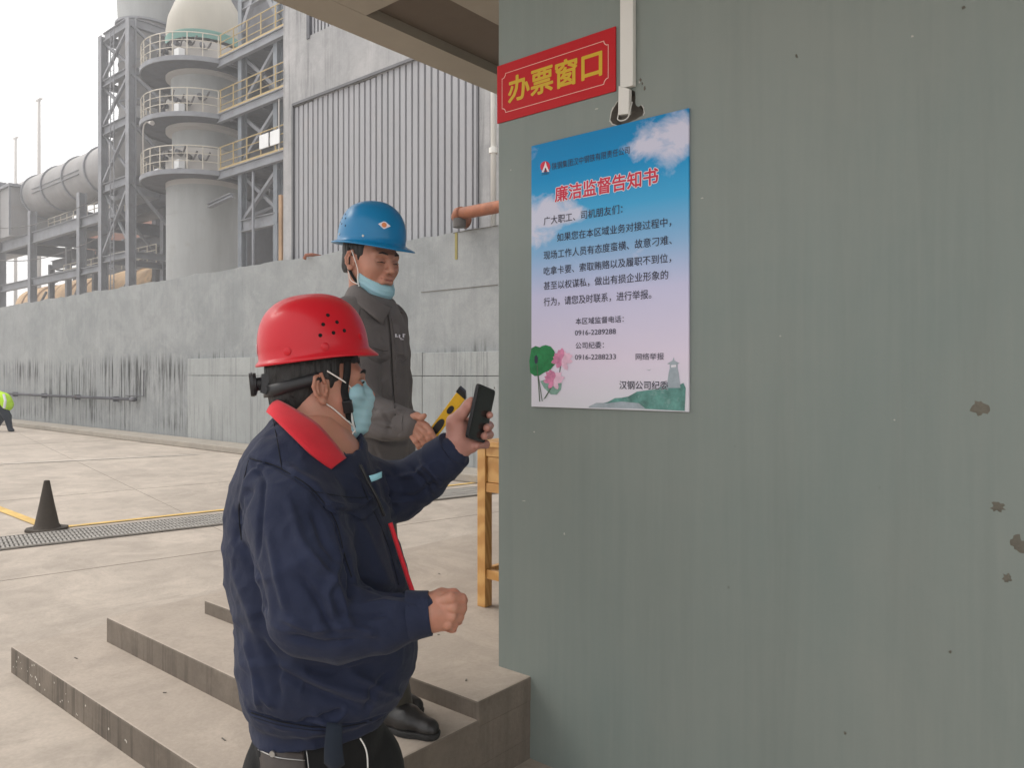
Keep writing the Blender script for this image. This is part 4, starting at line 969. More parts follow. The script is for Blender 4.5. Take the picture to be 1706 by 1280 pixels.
def ribbon(name, U, L_, mat, parent, th=.004, n=40, rows=5, bulge=0.0, smooth_=True):
    """cloth strip between two space curves (camera-side coordinates)"""
    u = spline(U, n); l_ = spline(L_, n); k = MB(); vs = []
    for j_ in range(rows + 1):
        t = j_ / rows
        for i in range(n):
            p = u[i].lerp(l_[i], t); b = math.sin(math.pi * t) * bulge
            vs.append(p + Vector((0, -b, 0)))
    k.add(vs, [(j_ * n + i, j_ * n + i + 1, (j_ + 1) * n + i + 1, (j_ + 1) * n + i) for j_ in range(rows) for i in range(n - 1)])
    o = cambuild(k, name, mat, parent, True)
    m_ = o.modifiers.new('thick', 'SOLIDIFY'); m_.thickness = th; m_.offset = 0
    return o

# ------------------------------------------------------------------ cloth and skin
def cloth(name, c, rough=.85, var=.2, sheen=.2, weave=900, b=.25, lift=None):
    m = N(name); f = m.noise(6, 5, .6); g = m.noise(weave, 2, .5); h = m.noise(28, 5, .65)
    col = m.mix(m.ramp(f, [(.3, 0), (.7, 1)]), sc(c, 1 - var), sc(c, 1 + var)); col = m.mix(m.math('MULTIPLY', m.ramp(g, [(.3, 0), (.8, 1)]), .25), col, sc(c, 1.5))
    m.color(col).rough(rough); m.set('Sheen Weight', sheen); m.set('Sheen Roughness', .5); m.set('Specular IOR Level', .25)
    m.bump(m.math('ADD', m.math('MULTIPLY', h, 1.0), m.math('MULTIPLY', g, .12)), b, .008); return m
cloth('navy_cloth', (.0155, .021, .047), sheen=.06, b=.4); cloth('red_cloth', (.62, .025, .04), sheen=.1, b=.15); cloth('gray_cloth', (.122, .110, .108), b=.3, sheen=.06)
cloth('black_cloth', (.010, .010, .0105), sheen=.03); cloth('olive_cloth', (.04, .035, .025)); cloth('shirt_inner', (.22, .18, .18)); cloth('hi_vis', (.45, .75, .03), sheen=0); cloth('dark_navy', (.014, .02, .032), sheen=.03)
painted('leather', (.055, .045, .040), .6, .2, 30); painted('seam_navy', (.004, .005, .010), .9, .05, 9, bump=0); painted('seam_gray', (.035, .031, .03), .9, .05, 9, bump=0)
def skin(name, c, red):
    m = N(name); f = m.noise(18, 5, .6); g = m.noise(260, 3, .6)
    m.color(m.mix(m.ramp(f, [(.35, 0), (.7, 1)]), c, red)).rough(.48).set('Subsurface Weight', .12); m.set('Subsurface Scale', .01); m.set('Specular IOR Level', .4)
    m.bump(m.math('ADD', g, m.math('MULTIPLY', f, .6)), .12, .002); return m
skin('skin_a', (.41, .205, .14), (.50, .215, .15)); skin('skin_b', (.42, .21, .145), (.50, .225, .155)); skin('skin_palm', (.42, .205, .165), (.46, .225, .18)); skin('lip', (.34, .12, .10), (.38, .14, .11)); 
m = N('hair'); m.color((.010, .009, .009)).rough(.55); m.bump(m.noise(220, 3, .6, m.mp((1, 1, .12))), .6, .004)
painted('helmet_red', (.56, .010, .022), .33, .05, 6, spec=.32, bump=.02); MAT['helmet_red'].node_tree.nodes['Principled BSDF'].inputs['Coat Weight'].default_value = .10
painted('helmet_blue', (.003, .19, .42), .33, .06, 6, spec=.35, bump=.02); MAT['helmet_blue'].node_tree.nodes['Principled BSDF'].inputs['Coat Weight'].default_value = .10
painted('hole_black', (.004, .004, .004), .9, .05, 3, bump=0); painted('black_plastic', (.016, .016, .018), .4, .2, 20, bump=.05)
m = N('mask_blue'); zz_ = m.noise(60, 4, .6); m.color(m.mix(m.ramp(m.noise(9, 3, .5), [(.3, 0), (.7, 1)]), (.30, .52, .60), (.38, .60, .67))).rough(.8).set('Subsurface Weight', .1); m.bump(zz_, .15, .003)
painted('mask_edge', (.66, .70, .70), .8, .05, 20); painted('elastic', (.78, .74, .70), .7, .05, 20); painted('phone_black', (.010, .011, .012), .18, .1, 20, bump=0, spec=.6)
painted('tool_yellow', (.66, .38, .02), .4, .1, 20, bump=.03); painted('emblem_orange', (.75, .25, .10), .5, .1, 20, bump=0); painted('eye_dark', (.02, .012, .01), .2, .1, 9, bump=0)
painted('patch_cyan', (.30, .60, .70), .7, .05, 20); painted('shoe_black', (.012, .011, .011), .35, .3, 25, spec=.5, bump=.3); painted('shoe_sole', (.02, .02, .02), .8, .2, 15); painted('lace_pink', (.42, .10, .12), .8, .1, 20)

def head_frame(O, yaw, pitch, roll=0, s=1.0):
    """matrix head frame (x forward, y left, z up) -> camera side (right, forward, up)"""
    f = Vector((math.cos(yaw), math.sin(yaw), 0)); l_ = Vector((-math.sin(yaw), math.cos(yaw), 0)); u = Vector((0, 0, 1))
    f2 = f * math.cos(pitch) + u * math.sin(pitch); u2 = u * math.cos(pitch) - f * math.sin(pitch)
    l3 = l_ * math.cos(roll) + u2 * math.sin(roll); u3 = u2 * math.cos(roll) - l_ * math.sin(roll)
    M_ = Matrix(((f2.x, l3.x, u3.x), (f2.y, l3.y, u3.y), (f2.z, l3.z, u3.z))) * s
    return Matrix.Translation(O) @ M_.to_4x4()
def head_sdf(neck_to, res=.0021, young=False):
    s = SDF((-.14, -.105, -.25), (.135, .105, .145), res)
    s.ell((-.012, 0, .035), (.098, .077, .086), .02); s.ell((.028, 0, -.025), (.060, .061, .088), .03)
    for g in (-1, 1):
        s.cap((-.012, g * .052, -.045), (.062, g * .022, -.096), .023, .020, .03)
        s.ell((.058, g * (.040 if young else .044), -.024), (.027, .022, .026), .035 if young else .02); s.cap((.074, g * .042, .020), (.088, g * .012, .018), .013, .012, .014)
    s.ell((.076, 0, -.098), (.020, .022, .018), .018)
    for g in (-1, 1):
        s.ell((.094, g * .032, -.002), (.016, .018, .012), .012, sub=True); s.ell((.073, g * .031, -.002), (.0165, .0185, .014), .004)
        s.cap((.0885, g * .046, -.003), (.0905, g * .018, -.004), .0022, .002, .003)
    s.cap((.086, 0, .012), (.110, 0, -.030), .0085, .0125, .012)
    for g in (-1, 1): s.ell((.100, g * .0135, -.035), (.012, .008, .009), .006); s.ell((.106, g * .007, -.044), (.005, .0035, .004), .003, sub=True)
    s.ell((.086, 0, -.064), (.016, .027, .024), .012)
    s.cap((.093, -.018, -.0565), (.093, .018, -.0565), .0065, .0065, .006); s.cap((.091, -.016, -.069), (.091, .016, -.069), .0075, .0075, .006)
    s.chain([(.088, -.028, -.0575 if young else -.0615), (.1005, -.009, -.0625), (.1005, .009, -.0625), (.088, .028, -.0575 if young else -.0615)], [.0018, .0022, .0022, .0018], .003, sub=True)
    s.ell((.094, 0, -.0815), (.008, .018, .006), .008, sub=True)
    a = np.array(neck_to); s.cap((-.022, 0, -.05), a, .056, .064, .03); s.cap((.02, 0, -.085), (a[0] + .035, a[1], a[2]), .03, .035, .035)
    for g in (-1, 1):    # ears
        e = Vector((-.006, g * .078, -.006)); tl = R(14)
        ax = Vector((math.cos(R(28)), g * -.47, 0)).normalized(); ux = Vector((-math.sin(tl), 0, math.cos(tl))); nx = ax.cross(ux).normalized(); ux = nx.cross(ax)
        rot = np.array([[ax.x, nx.x, ux.x], [ax.y, nx.y, ux.y], [ax.z, nx.z, ux.z]])
        s.ell(e, (.0185, .0075, .0325), .005, rot=rot)
        o_ = e + Vector((0, g * .006, 0)); s.ell(o_ + ax * .002 + ux * .003, (.0115, .007, .021), .004, sub=True, rot=rot)
        s.chain([o_ + ax * .010 + ux * .012, o_ + ax * .004 + ux * .0305, o_ - ax * .012 + ux * .024, o_ - ax * .0185 + ux * .004, o_ - ax * .0145 - ux * .014, o_ - ax * .002 - ux * .028], [.0032, .0036, .0036, .0036, .0034, .004], .003)
        s.chain([o_ - ax * .004 + ux * .016, o_ - ax * .0095 + ux * .004, o_ - ax * .006 - ux * .010], [.0026, .003, .0026], .003)
        s.ell(o_ + ax * .013 - ux * .006, (.004, .004, .007), .004, rot=rot); s.ell(o_ - ux * .028 + ax * .003, (.009, .006, .009), .005, rot=rot)
    return s
def mask_sdf(worn, res=.0022):
    s = SDF((-.02, -.09, -.15), (.14, .09, .03), res)
    s.ell((.028, 0, -.025), (.060, .061, .088), .03)
    for g in (-1, 1):
        s.cap((-.012, g * .052, -.045), (.062, g * .022, -.096), .023, .020, .03); s.ell((.060, g * .044, -.022), (.026, .022, .022), .02)
    s.ell((.076, 0, -.098), (.020, .022, .018), .018)
    if worn: s.cap((.086, 0, -.002), (.102, 0, -.032), .010, .013, .022); s.ell((.084, 0, -.060), (.023, .032, .038), .03)
    else: s.ell((.060, 0, -.105), (.036, .040, .022), .02)
    X_, Y_, Z_ = s.X, s.Y, s.Z
    if worn:
        s.D -= .0042 + .0008 * np.sin(Z_ * 330 + X_ * 60)
        reg = np.maximum.reduce([Z_ - (.015 - (.105 - X_) * .50), -.122 + (X_ - .05) * -.1 - Z_, .045 + .25 * np.abs(Z_ + .055) - X_])
    else:
        s.D -= .0065 + .0008 * np.sin((Z_ + X_ * .5) * 380)
        reg = np.maximum.reduce([Z_ - (-.034 - .50 * X_), (-.086 - .42 * X_) - Z_, .028 - X_])
    s.D = np.maximum(s.D, reg); return s
def hair_sdf(res=.0024, nape=-.062):
    s = SDF((-.13, -.1, -.11), (.12, .1, .15), res)
    s.ell((-.013, 0, .035), (.103, .0815, .090), .01); s.ell((-.052, 0, -.02), (.058, .066, .062), .02)
    s.cut((.80, 0, -.62), (-.002, 0, -.012)) if False else None
    X_, Y_, Z_ = s.X, s.Y, s.Z
    line = np.where(X_ > .0, .012 + X_ * .05, .012 + X_ * 1.45); line = np.maximum(line, nape)
    side = np.where((X_ > .012) & (X_ < .034), -.018, 1)           # sideburn
    line = np.minimum(line, side); line = np.where(X_ > .036, .045, line)
    s.D = np.maximum(s.D, line - Z_); s.noise(.002, 160, 160, 30, 5); return s
def xf(M_, P_):
    A_ = np.array(M_); return P_ @ A_[:3, :3].T + A_[:3, 3]
def face_r(th, z):      # horizontal reach of the masked lower face in the head frame
    return .0
def helmet(parent, M_, mat, a=.120, b=.106, h=.150, z0=.045, front=.040, back=.014, side=.010, tilt=0.0, drop=.010, shift=-.006, ridge=.004):
    hm = M_ @ Matrix.Translation((shift, 0, z0)) @ Matrix.Rotation(tilt, 4, 'Y')
    nth, npf = 72, 22; vs = []; fs = []
    def P(th, t):
        ph = t * math.pi / 2; rr = math.sin(ph) ** .82; zz = h * max(0, math.cos(ph)) ** .78 if t < 1 else 0
        x, y = a * rr * math.cos(th), b * rr * math.sin(th)
        q = 1 - min(1, abs(y) / .030); zz += ridge * max(0, q) ** .6 * (1 - t ** 3) if q > 0 else 0
        return Vector((x, y, zz))
    for j_ in range(npf + 1):
        t = max(.02, j_ / npf)
        for i in range(nth): vs.append(P(2 * math.pi * i / nth, t))
    def ext(th):
        c_ = math.cos(th); return side + (front - side) * max(0, c_) ** 2.2 + (back - side) * max(0, -c_) ** 1.5
    for e, dz in ((.25, -.004), (.6, -.0065), (.92, -.009), (1.0, -.0105), (1.0, -.0135), (.9, -.0145), (.5, -.0115), (.0, -.009)):
        for i in range(nth):
            th = 2 * math.pi * i / nth; ex = ext(th) * e; c_, s_ = math.cos(th), math.sin(th); nrm_ = Vector((c_ * b, s_ * a, 0)).normalized()
            vs.append(Vector((a * c_, b * s_, 0)) + nrm_ * ex + Vector((0, 0, dz - drop * e * max(0, c_) ** 2)))
    rows = npf + 1 + 8; vs.append(Vector((0, 0, h + ridge)))
    for j_ in range(rows - 1):
        for i in range(nth): fs.append((j_ * nth + i, j_ * nth + (i + 1) % nth, (j_ + 1) * nth + (i + 1) % nth, (j_ + 1) * nth + i))
    base = rows * nth
    for j_ in range(8):            # inside of the shell
        t = 1 - j_ / 8 * .97
        for i in range(nth): vs_ = P(2 * math.pi * i / nth, max(.03, t)); vs.append(Vector((vs_.x * .975, vs_.y * .975, vs_.z * .97 - .004)))
    b1_ = base + 1; prev = (rows - 1) * nth
    for j_ in range(8):
        cur = b1_ + j_ * nth
        for i in range(nth): fs.append((prev + i, prev + (i + 1) % nth, cur + (i + 1) % nth, cur + i))
        prev = cur
    for i in range(nth): fs.append((rows * nth, (i + 1) % nth, i))
    k = MB(); k.add([hm @ v_ for v_ in vs], fs); o = cambuild(k, 'hard_hat', mat, parent, True)
    def surf(th, t): 
        p = P(th, t); e1 = P(th + .01, t) - P(th - .01, t); e2 = P(th, min(1, t + .01)) - P(th, t - .01); n_ = e2.cross(e1).normalized()
        if n_.dot(p) < 0: n_ = -n_
        return p, n_
    def stud(name, th, t, r_, hgt, mat_, sub=True, n=14):
        p, n_ = surf(th, t); q = n_.to_track_quat('Z', 'Y'); k = MB()
        prof = [(r_, -.002), (r_, hgt * .6), (r_ * .8, hgt), (0.0001, hgt)] if hgt > .0008 else [(r_, -.001), (r_, hgt), (.0001, hgt)]
        k.lathe(prof, n=n); k.v = [hm @ (p + q @ v_) for v_ in k.v]; return cambuild(k, name, mat_, o)
    return o, stud, surf, hm
def tubes(name, pts, r_, mat, parent, M_=None, n=24, seg=8):
    p = spline(pts, n); p = [M_ @ q for q in p] if M_ is not None else p; k = MB(); k.tube(p, r_, seg); return cambuild(k, name, mat, parent, True)
# ================================================================== the man in the red helmet
def rows_px(rows, dc, dh):
    """rows (py, left px, right px) at distance dc -> loft rows; dh = half depth per row"""
    out_ = []
    for (py, xl, xr), hd, d_ in zip(rows, dh, dc):
        out_.append(((HY - py) / FPX * d_, ((xl + xr) / 2 - CX) / FPX * d_, d_, (xr - xl) / 2 / FPX * d_, hd))
    return out_
D1_ = 1.62
baseA = W(545, 1240, 1.6); baseA.z = GZ
A_ = thing('person', 'man in red helmet, navy jacket with red collar and face mask, holding up a phone', 'person', tuple(baseA), YAW)
OA = Vector((-.411, 1.653, -.022)); MA = head_frame(OA, R(20), R(2), 0, .96)
inv = MA.inverted()
neckA = inv @ C(520, 725, 1.62)
hs = head_sdf(neckA); P_, F_ = hs.mesh(); bodyP = [xf(MA, P_)]; bodyF = [F_]; mi = [np.zeros(len(F_), int)]
def addbody(s, M_=None):
    p, f = s.mesh(); off = sum(len(q) for q in bodyP); bodyP.append(p); bodyF.append(f + off); return len(f)
# right fist
s = SDF((-.16, 1.30, -.47), (-.06, 1.46, -.36), .0016)
d_ = 1.392
s.chain([C(690, 1026, 1.392), C(716, 1022, 1.392), C(738, 1018, 1.398)], [.028, .030, .030], .02)
s.ell(C(741, 1017, 1.392), (.030, .021, .034), .012)
for (yy, xm, xp, r_) in ((996, 752, 770, .0105), (1011, 755, 771, .0105), (1026, 753, 766, .010), (1040, 746, 757, .009)):
    s.chain([C(725, lerp(yy, 1018, .45), 1.382), C(xm, yy + 1, 1.375), C(xp - 2, yy + 2, 1.388), C(xp - 4, yy + 8, 1.412), C(xm - 4, yy + 8, 1.422)], [.010, r_ * 1.02, r_ * .96, r_ * .92, r_ * .85], .0028)
s.chain([C(716, 1000, 1.405), C(735, 992, 1.405), C(756, 991, 1.402), C(771, 1001, 1.398)], [.013, .0115, .0100, .0085], .006)
s.noise(.0007, 110, 110, 110, 3); addbody(s)
# left hand holding the phone, palm towards us
s = SDF((-.185, 1.64, -.20), (-.02, 1.88, -.03), .0017)
s.chain([C(742, 768, 1.735), C(756, 752, 1.74), C(768, 735, 1.755)], [.027, .027, .026], .02)
s.ell(C(762, 716, 1.745), (.026, .022, .036), .014); s.ell(C(782, 722, 1.775), (.034, .019, .036), .015); s.ell(C(776, 744, 1.755), (.030, .020, .018), .014)
s.chain([C(756, 702, 1.738), C(770, 689, 1.728), C(780, 676, 1.722), C(785, 668, 1.722)], [.0165, .0125, .0110, .0088], .009)
for (y0, x1, y1, xt, yt, r_) in ((700, 808, 688, 815, 692, .0085), (712, 812, 706, 810, 713, .0098), (724, 812, 722, 806, 727, .0098), (738, 806, 738, 792, 743, .0095)):
    s.chain([C(786, y0, 1.795), C(x1 - 4, y1, 1.815), C(x1 + 3, (y1 + yt) / 2, 1.79), C(xt + 1, yt, 1.742)], [.0105, r_ * 1.05, r_, r_ * .9], .004)
s.noise(.0007, 110, 110, 110, 3); nl_ = addbody(s)
nA1 = sum(len(f) for f in bodyF[:-1])
# torso and legs under the clothes
s = SDF((-.72, 1.28, -1.45), (-.05, 2.0, .0), .010)
s.loft(rows_px([(690, 478, 560), (740, 425, 598), (800, 410, 618), (900, 396, 645), (1000, 405, 675), (1100, 415, 675), (1200, 450, 610), (1290, 450, 620)], [D1_] * 8, [.06, .10, .13, .15, .15, .15, .12, .11]), .03)
s.cap(C(490, 810, 1.49), C(525, 1010, 1.395), .05, .042, .03).cap(C(525, 1014, 1.40), C(700, 1026, 1.395), .034, .024, .03)
s.cap(C(590, 815, 1.76), C(655, 820, 1.83), .05, .045, .03).cap(C(655, 820, 1.83), C(750, 758, 1.74), .042, .026, .03)
s.cap(C(500, 1290, 1.53), C(520, 1560, 1.55), .08, .055, .03).cap(C(520, 1560, 1.55), C(515, 1745, 1.6), .055, .04, .03)
s.cap(C(580, 1290, 1.68), C(610, 1500, 1.72), .08, .055, .03).cap(C(610, 1500, 1.72), C(600, 1700, 1.75), .055, .04, .03)
addbody(s)
P_ = np.concatenate(bodyP); F_ = np.concatenate(bodyF)
bodyA = to_mesh('body', P_, F_, 'skin_a', A_)
bodyA.data.materials.append(MAT['skin_palm']); mi = np.zeros(len(F_), np.int32); mi[nA1:nA1 + nl_] = 1; bodyA.data.polygons.foreach_set('material_index', mi)
# hair
p, f = hair_sdf().mesh(); to_mesh('hair', xf(MA, p), f, 'hair', A_)
# jacket
s = SDF((-.68, 1.24, -.84), (-.06, 2.0, .01), .0040)
rdg = lambda x, y, z, sd: 1 - 2 * np.abs(vnoise(x, y, z, sd))
rA = [(682, 470, 566), (700, 448, 586), (730, 422, 604), (765, 402, 615), (800, 391, 627), (850, 380, 644), (900, 377, 659), (960, 382, 676), (1010, 391, 688), (1060, 398, 693), (1110, 401, 690), (1135, 405, 682), (1158, 412, 668), (1168, 418, 655), (1178, 419, 652), (1195, 422, 645), (1205, 427, 640)]
hA = [.078, .105, .135, .155, .17, .185, .195, .20, .205, .205, .20, .195, .188, .172, .170, .172, .165]
rA = [(y, x0 + 8, x1 - 3) for y, x0, x1 in rA]; s.loft(rows_px(rA, [1.62] * len(rA), hA), .02, 2.15)
s.chain([C(478, 792, 1.50), C(492, 860, 1.445), C(508, 940, 1.40), C(524, 1015, 1.385)], [.078, .080, .078, .076], .035); NW = s.X * 0
s.chain([C(524, 1012, 1.385), C(575, 1036, 1.38), C(640, 1036, 1.385), C(698, 1024, 1.39)], [.074, .060, .0450, .0375], .03)
s.cap(C(698, 1024, 1.39), C(705, 1022, 1.392), .0360, .0330, .004)
s.chain([C(588, 812, 1.72), C(625, 825, 1.78), C(665, 822, 1.815)], [.075, .070, .062], .03)
s.chain([C(665, 820, 1.815), C(708, 792, 1.785), C(744, 762, 1.748)], [.062, .054, .045], .02)

# open the cuffs and flatten hem
v = (C(760, 747, 1.74) - C(740, 766, 1.75)).normalized(); 
s.ell(C(532, 696, 1.60), (.080, .095, .072), .012, sub=True); s.ell(C(566, 728, 1.595), (.046, .08, .045), .012, sub=True)
s.noise(.0050, 9, 9, 12, 1).noise(.0012, 60, 60, 60, 4)
s.D += -.0055 * np.maximum(0, rdg(s.X * 9 + s.Z * 6, s.Y * 9, s.Z * 13 - s.X * 5, 2) - .35) - .003 * np.maximum(0, rdg(s.X * 20 - s.Z * 9, s.Y * 20, s.Z * 26 + s.X * 8, 8) - .3)
s.D = np.maximum(s.D, -.716 + .012 * np.sin(s.X * 14) - s.Z)
P_, F_ = s.mesh()
ST = [
 # shoulder seam and armhole
 ([(415, 760), (440, 800), (434, 870), (430, 930)], 4, -.004), ([(412, 765), (455, 775), (475, 786), (520, 815), (560, 868), (573, 925)], 3.2, -.0045), ([(475, 780), (525, 808), (566, 865)], 9, .0035),
 ([(400, 850), (412, 800), (440, 768)], 6, .004), ([(392, 905), (402, 850), (420, 810)], 7, -.005),
 # folds at the elbow and along the sleeve
 ([(577, 925), (588, 958), (586, 1000)], 7, -.010), ([(566, 930), (545, 990), (556, 1035)], 9, .006), ([(588, 965), (640, 985), (690, 990)], 7, -.006), ([(600, 1010), (640, 1004), (700, 1012)], 6, .004),
 ([(470, 1030), (520, 1050), (580, 1044), (640, 1060)], 8, .005), ([(480, 1060), (540, 1074), (600, 1066)], 6, -.005), ([(560, 1020), (600, 1030), (650, 1024)], 5, -.004), ([(500, 960), (530, 1000), (560, 1060)], 8, -.005), ([(520, 925), (560, 975), (584, 1040)], 7, .005),
 ([(447, 880), (462, 960), (478, 1020)], 8, .004), ([(520, 850), (540, 905), (566, 940)], 8, -.004), ([(480, 830), (500, 900), (540, 960)], 10, .004),
 ([(697, 990), (700, 1025), (696, 1058)], 2.2, -.003),
 # chest pocket flap
 ([(540, 845), (575, 853), (602, 852), (612, 843), (628, 832)], 2.2, -.006), ([(545, 838), (575, 845), (600, 845), (624, 825)], 5, .004), ([(600, 770), (620, 800), (632, 840)], 3, -.004), ([(585, 790), (606, 812), (616, 838)], 4, .003),
 # body below the sleeve
 ([(440, 1090), (500, 1115), (560, 1122), (640, 1108)], 12, -.006), ([(450, 1115), (520, 1150), (600, 1180)], 9, -.006), ([(470, 1100), (540, 1140), (640, 1170)], 10, .005), ([(580, 1120), (640, 1150), (670, 1160)], 8, .005),
 ([(430, 1060), (455, 1110), (465, 1170)], 9, -.005), ([(408, 1060), (425, 1120), (432, 1185)], 6, .005), ([(500, 1205), (545, 1195), (570, 1185)], 5, -.008), ([(520, 1190), (550, 1212), (580, 1180)], 7, .004), ([(455, 1180), (440, 1165), (430, 1130)], 5, .004), ([(610, 1185), (620, 1150), (650, 1120)], 6, -.005),
 ([(416, 1186), (470, 1205), (540, 1214), (600, 1208), (650, 1190)], 3.0, -.006), ([(418, 1196), (470, 1214), (540, 1222)], 5, .002),
 ([(390, 950), (410, 1000), (430, 1060)], 10, .004), ([(400, 900), (425, 960), (440, 1030)], 9, -.006), ([(640, 880), (655, 930), (668, 980)], 8, -.004), ([(600, 870), (625, 930), (650, 985)], 10, .004),
 # far sleeve
 ([(650, 800), (690, 790), (730, 765)], 5, .005), ([(640, 825), (690, 830), (735, 800)], 6, -.005), ([(680, 775), (705, 800), (720, 830)], 5, -.006), ([(700, 765), (722, 790), (735, 812)], 5, .005), ([(640, 790), (655, 820), (660, 855)], 6, -.007), ([(622, 780), (640, 800), (648, 850)], 6, .005), ([(730, 745), (744, 768), (752, 792)], 2.2, -.003)]
P_ = carve(P_, F_, [(q[0], q[1] * .82, q[2] * 1.75) for q in ST]); P_ = smooth(P_, F_, 1, .2)
to_mesh('jacket', P_, F_, 'navy_cloth', A_)
for pts, rad in (([(416, 764), (455, 775), (478, 787), (520, 815), (558, 866), (573, 922), (586, 962)], .0013), ([(414, 768), (404, 810), (398, 850), (402, 900)], .0011), ([(455, 700), (462, 735), (470, 783)], .0010), ([(418, 1188), (470, 1204), (540, 1213), (600, 1207), (640, 1192)], .0014), ([(418, 1194), (470, 1210), (540, 1219), (598, 1213)], .0008), ([(600, 800), (614, 835), (632, 872), (650, 920), (664, 975)], .0012), ([(520, 818), (560, 826), (600, 830), (620, 826)], .0009)):
    seam(P_, pts, 'seam_navy', A_, rad)
flap(P_, [(541, 838), (575, 842), (604, 842), (626, 828)], [(543, 848), (560, 856), (586, 858), (604, 868), (618, 856), (629, 846)], 'navy_cloth', A_)
# red collar
U = [C(578, 763, 1.545), C(560, 739, 1.532), C(532, 708, 1.532), C(500, 686, 1.548), C(472, 670, 1.575), C(460, 667, 1.62), C(470, 671, 1.67), C(505, 690, 1.70), C(548, 722, 1.705), C(572, 742, 1.70)]
L_ = [C(553, 781, 1.500), C(523, 758, 1.468), C(490, 726, 1.470), C(464, 701, 1.50), C(450, 688, 1.555), C(447, 688, 1.62), C(458, 694, 1.695), C(500, 712, 1.745), C(555, 742, 1.755), C(590, 768, 1.745)]
ribbon('collar', [p + Vector((0, -.012, 0)) if p.y < 1.6 else p for p in U], [p + Vector((0, -.014, 0)) if p.y < 1.6 else p for p in L_], 'red_cloth', A_, .005, 60, 8, .012)
U2 = [C(586, 770, 1.565), C(572, 752, 1.56), C(540, 722, 1.565), C(505, 700, 1.575), C(478, 684, 1.60), C(468, 682, 1.63)]
L2_ = [C(590, 812, 1.555), C(572, 790, 1.55), C(548, 768, 1.55), C(512, 742, 1.55), C(484, 715, 1.575), C(470, 700, 1.62)]
ribbon('collar_lining', U2, L2_, 'navy_cloth', A_, .004, 30, 4)
ribbon('collar_tip', [C(560, 728, 1.60), C(575, 730, 1.63), C(588, 738, 1.66)], [C(566, 744, 1.60), C(580, 742, 1.63), C(592, 734, 1.66)], 'red_cloth', A_, .004, 12, 2)
def cuff(p0, p1, r0, r1, mat, par, z=0):
    k = MB(); ax_ = (p1 - p0).normalized(); k.tube([p0, p0.lerp(p1, .1), p0.lerp(p1, .5), p1, p1 + ax_ * .0005, p1 - ax_ * .012], [r0, r0 + .001, (r0 + r1) / 2, r1, r1 - .004, r1 - .006], 28, False)
    return cambuild(k, 'cuff', mat, par, 'auto')
cuff(C(680, 1027, 1.390), C(717, 1022, 1.392), .0445, .0395, 'navy_cloth', A_)
cuff(C(730, 772, 1.757), C(757, 749, 1.738), .0520, .0460, 'navy_cloth', A_)
# red piping down the front, zip, pocket badge
tubes('front_piping', [C(650, 872, 1.575), C(659, 900, 1.57), C(669, 932, 1.575), (C(680, 965, 1.575)), C(689, 992, 1.57), C(693, 1020, 1.57)], .0048, 'red_cloth', A_)
tubes('zip', [C(600, 775, 1.53), C(612, 800, 1.53), C(628, 830, 1.53), C(640, 860, 1.54)], .0035, 'black_plastic', A_)
ribbon('chest_patch', [C(615, 793, 1.505), C(626, 790, 1.515), C(636, 786, 1.53)], [C(619, 803, 1.505), C(628, 800, 1.515), C(636, 796, 1.53)], 'patch_cyan', A_, .0015, 8, 2)
# hem tab
ribbon('hem_tab', [C(545, 1205, 1.425), C(558, 1206, 1.425), C(570, 1208, 1.43)], [C(541, 1272, 1.425), C(556, 1284, 1.42), C(574, 1274, 1.43)], 'dark_navy', A_, .004, 10, 8, .008)
# trousers
s = SDF((-.62, 1.3, -1.42), (-.1, 2.0, -.66), .007)
s.loft(rows_px([(1190, 432, 632), (1240, 426, 634), (1290, 424, 652), (1340, 420, 660)], [1.61] * 4, [.15, .158, .165, .16]), .03)
s.chain([C(500, 1300, 1.54), C(515, 1450, 1.53), C(525, 1560, 1.55), C(515, 1750, 1.6)], [.105, .088, .076, .068], .04)
s.chain([C(588, 1290, 1.66), C(612, 1420, 1.70), C(620, 1530, 1.72), C(605, 1715, 1.76)], [.105, .088, .076, .068], .04)
s.noise(.006, 14, 14, 10, 6).noise(.002, 40, 40, 30, 7); P_, F_ = s.mesh()
P_ = carve(P_, F_, [([(425, 1248), (460, 1262), (508, 1262)], 1.8, -.004), ([(508, 1262), (515, 1300)], 1.8, -.004), ([(598, 1230), (610, 1250), (613, 1290)], 2, -.004), ([(416, 1230), (428, 1290)], 5, -.006)])
to_mesh('trousers', P_, F_, 'black_cloth', A_)
tubes('pocket_piping', [C(600, 1231, 1.452), C(608, 1245, 1.447), C(612, 1262, 1.443), C(613, 1295, 1.44)], .0014, 'white_pvc', A_)
P_t = P_; HR[0] = 10.0
flap(P_t, [(430, 1236), (455, 1240), (505, 1246)], [(436, 1296), (462, 1302), (512, 1306)], 'leather', A_, 'back_pocket', 16, .004)
seam(P_t, [(508, 1236), (512, 1262), (516, 1300)], 'metal_bare', A_, .0010, 12, 'pocket_stitch', .006); seam(P_t, [(430, 1250), (462, 1263), (508, 1268)], 'metal_bare', A_, .0010, 14, 'pocket_stitch', .006)
k = MB(); c = C(455, 1256, hit(P_t, 455, 1256) - .007); k.tube([c, c + Vector((-.001, -.004, 0))], .0058, 14); cambuild(k, 'pocket_button', 'metal_bare', A_)
HR[0] = 3.0
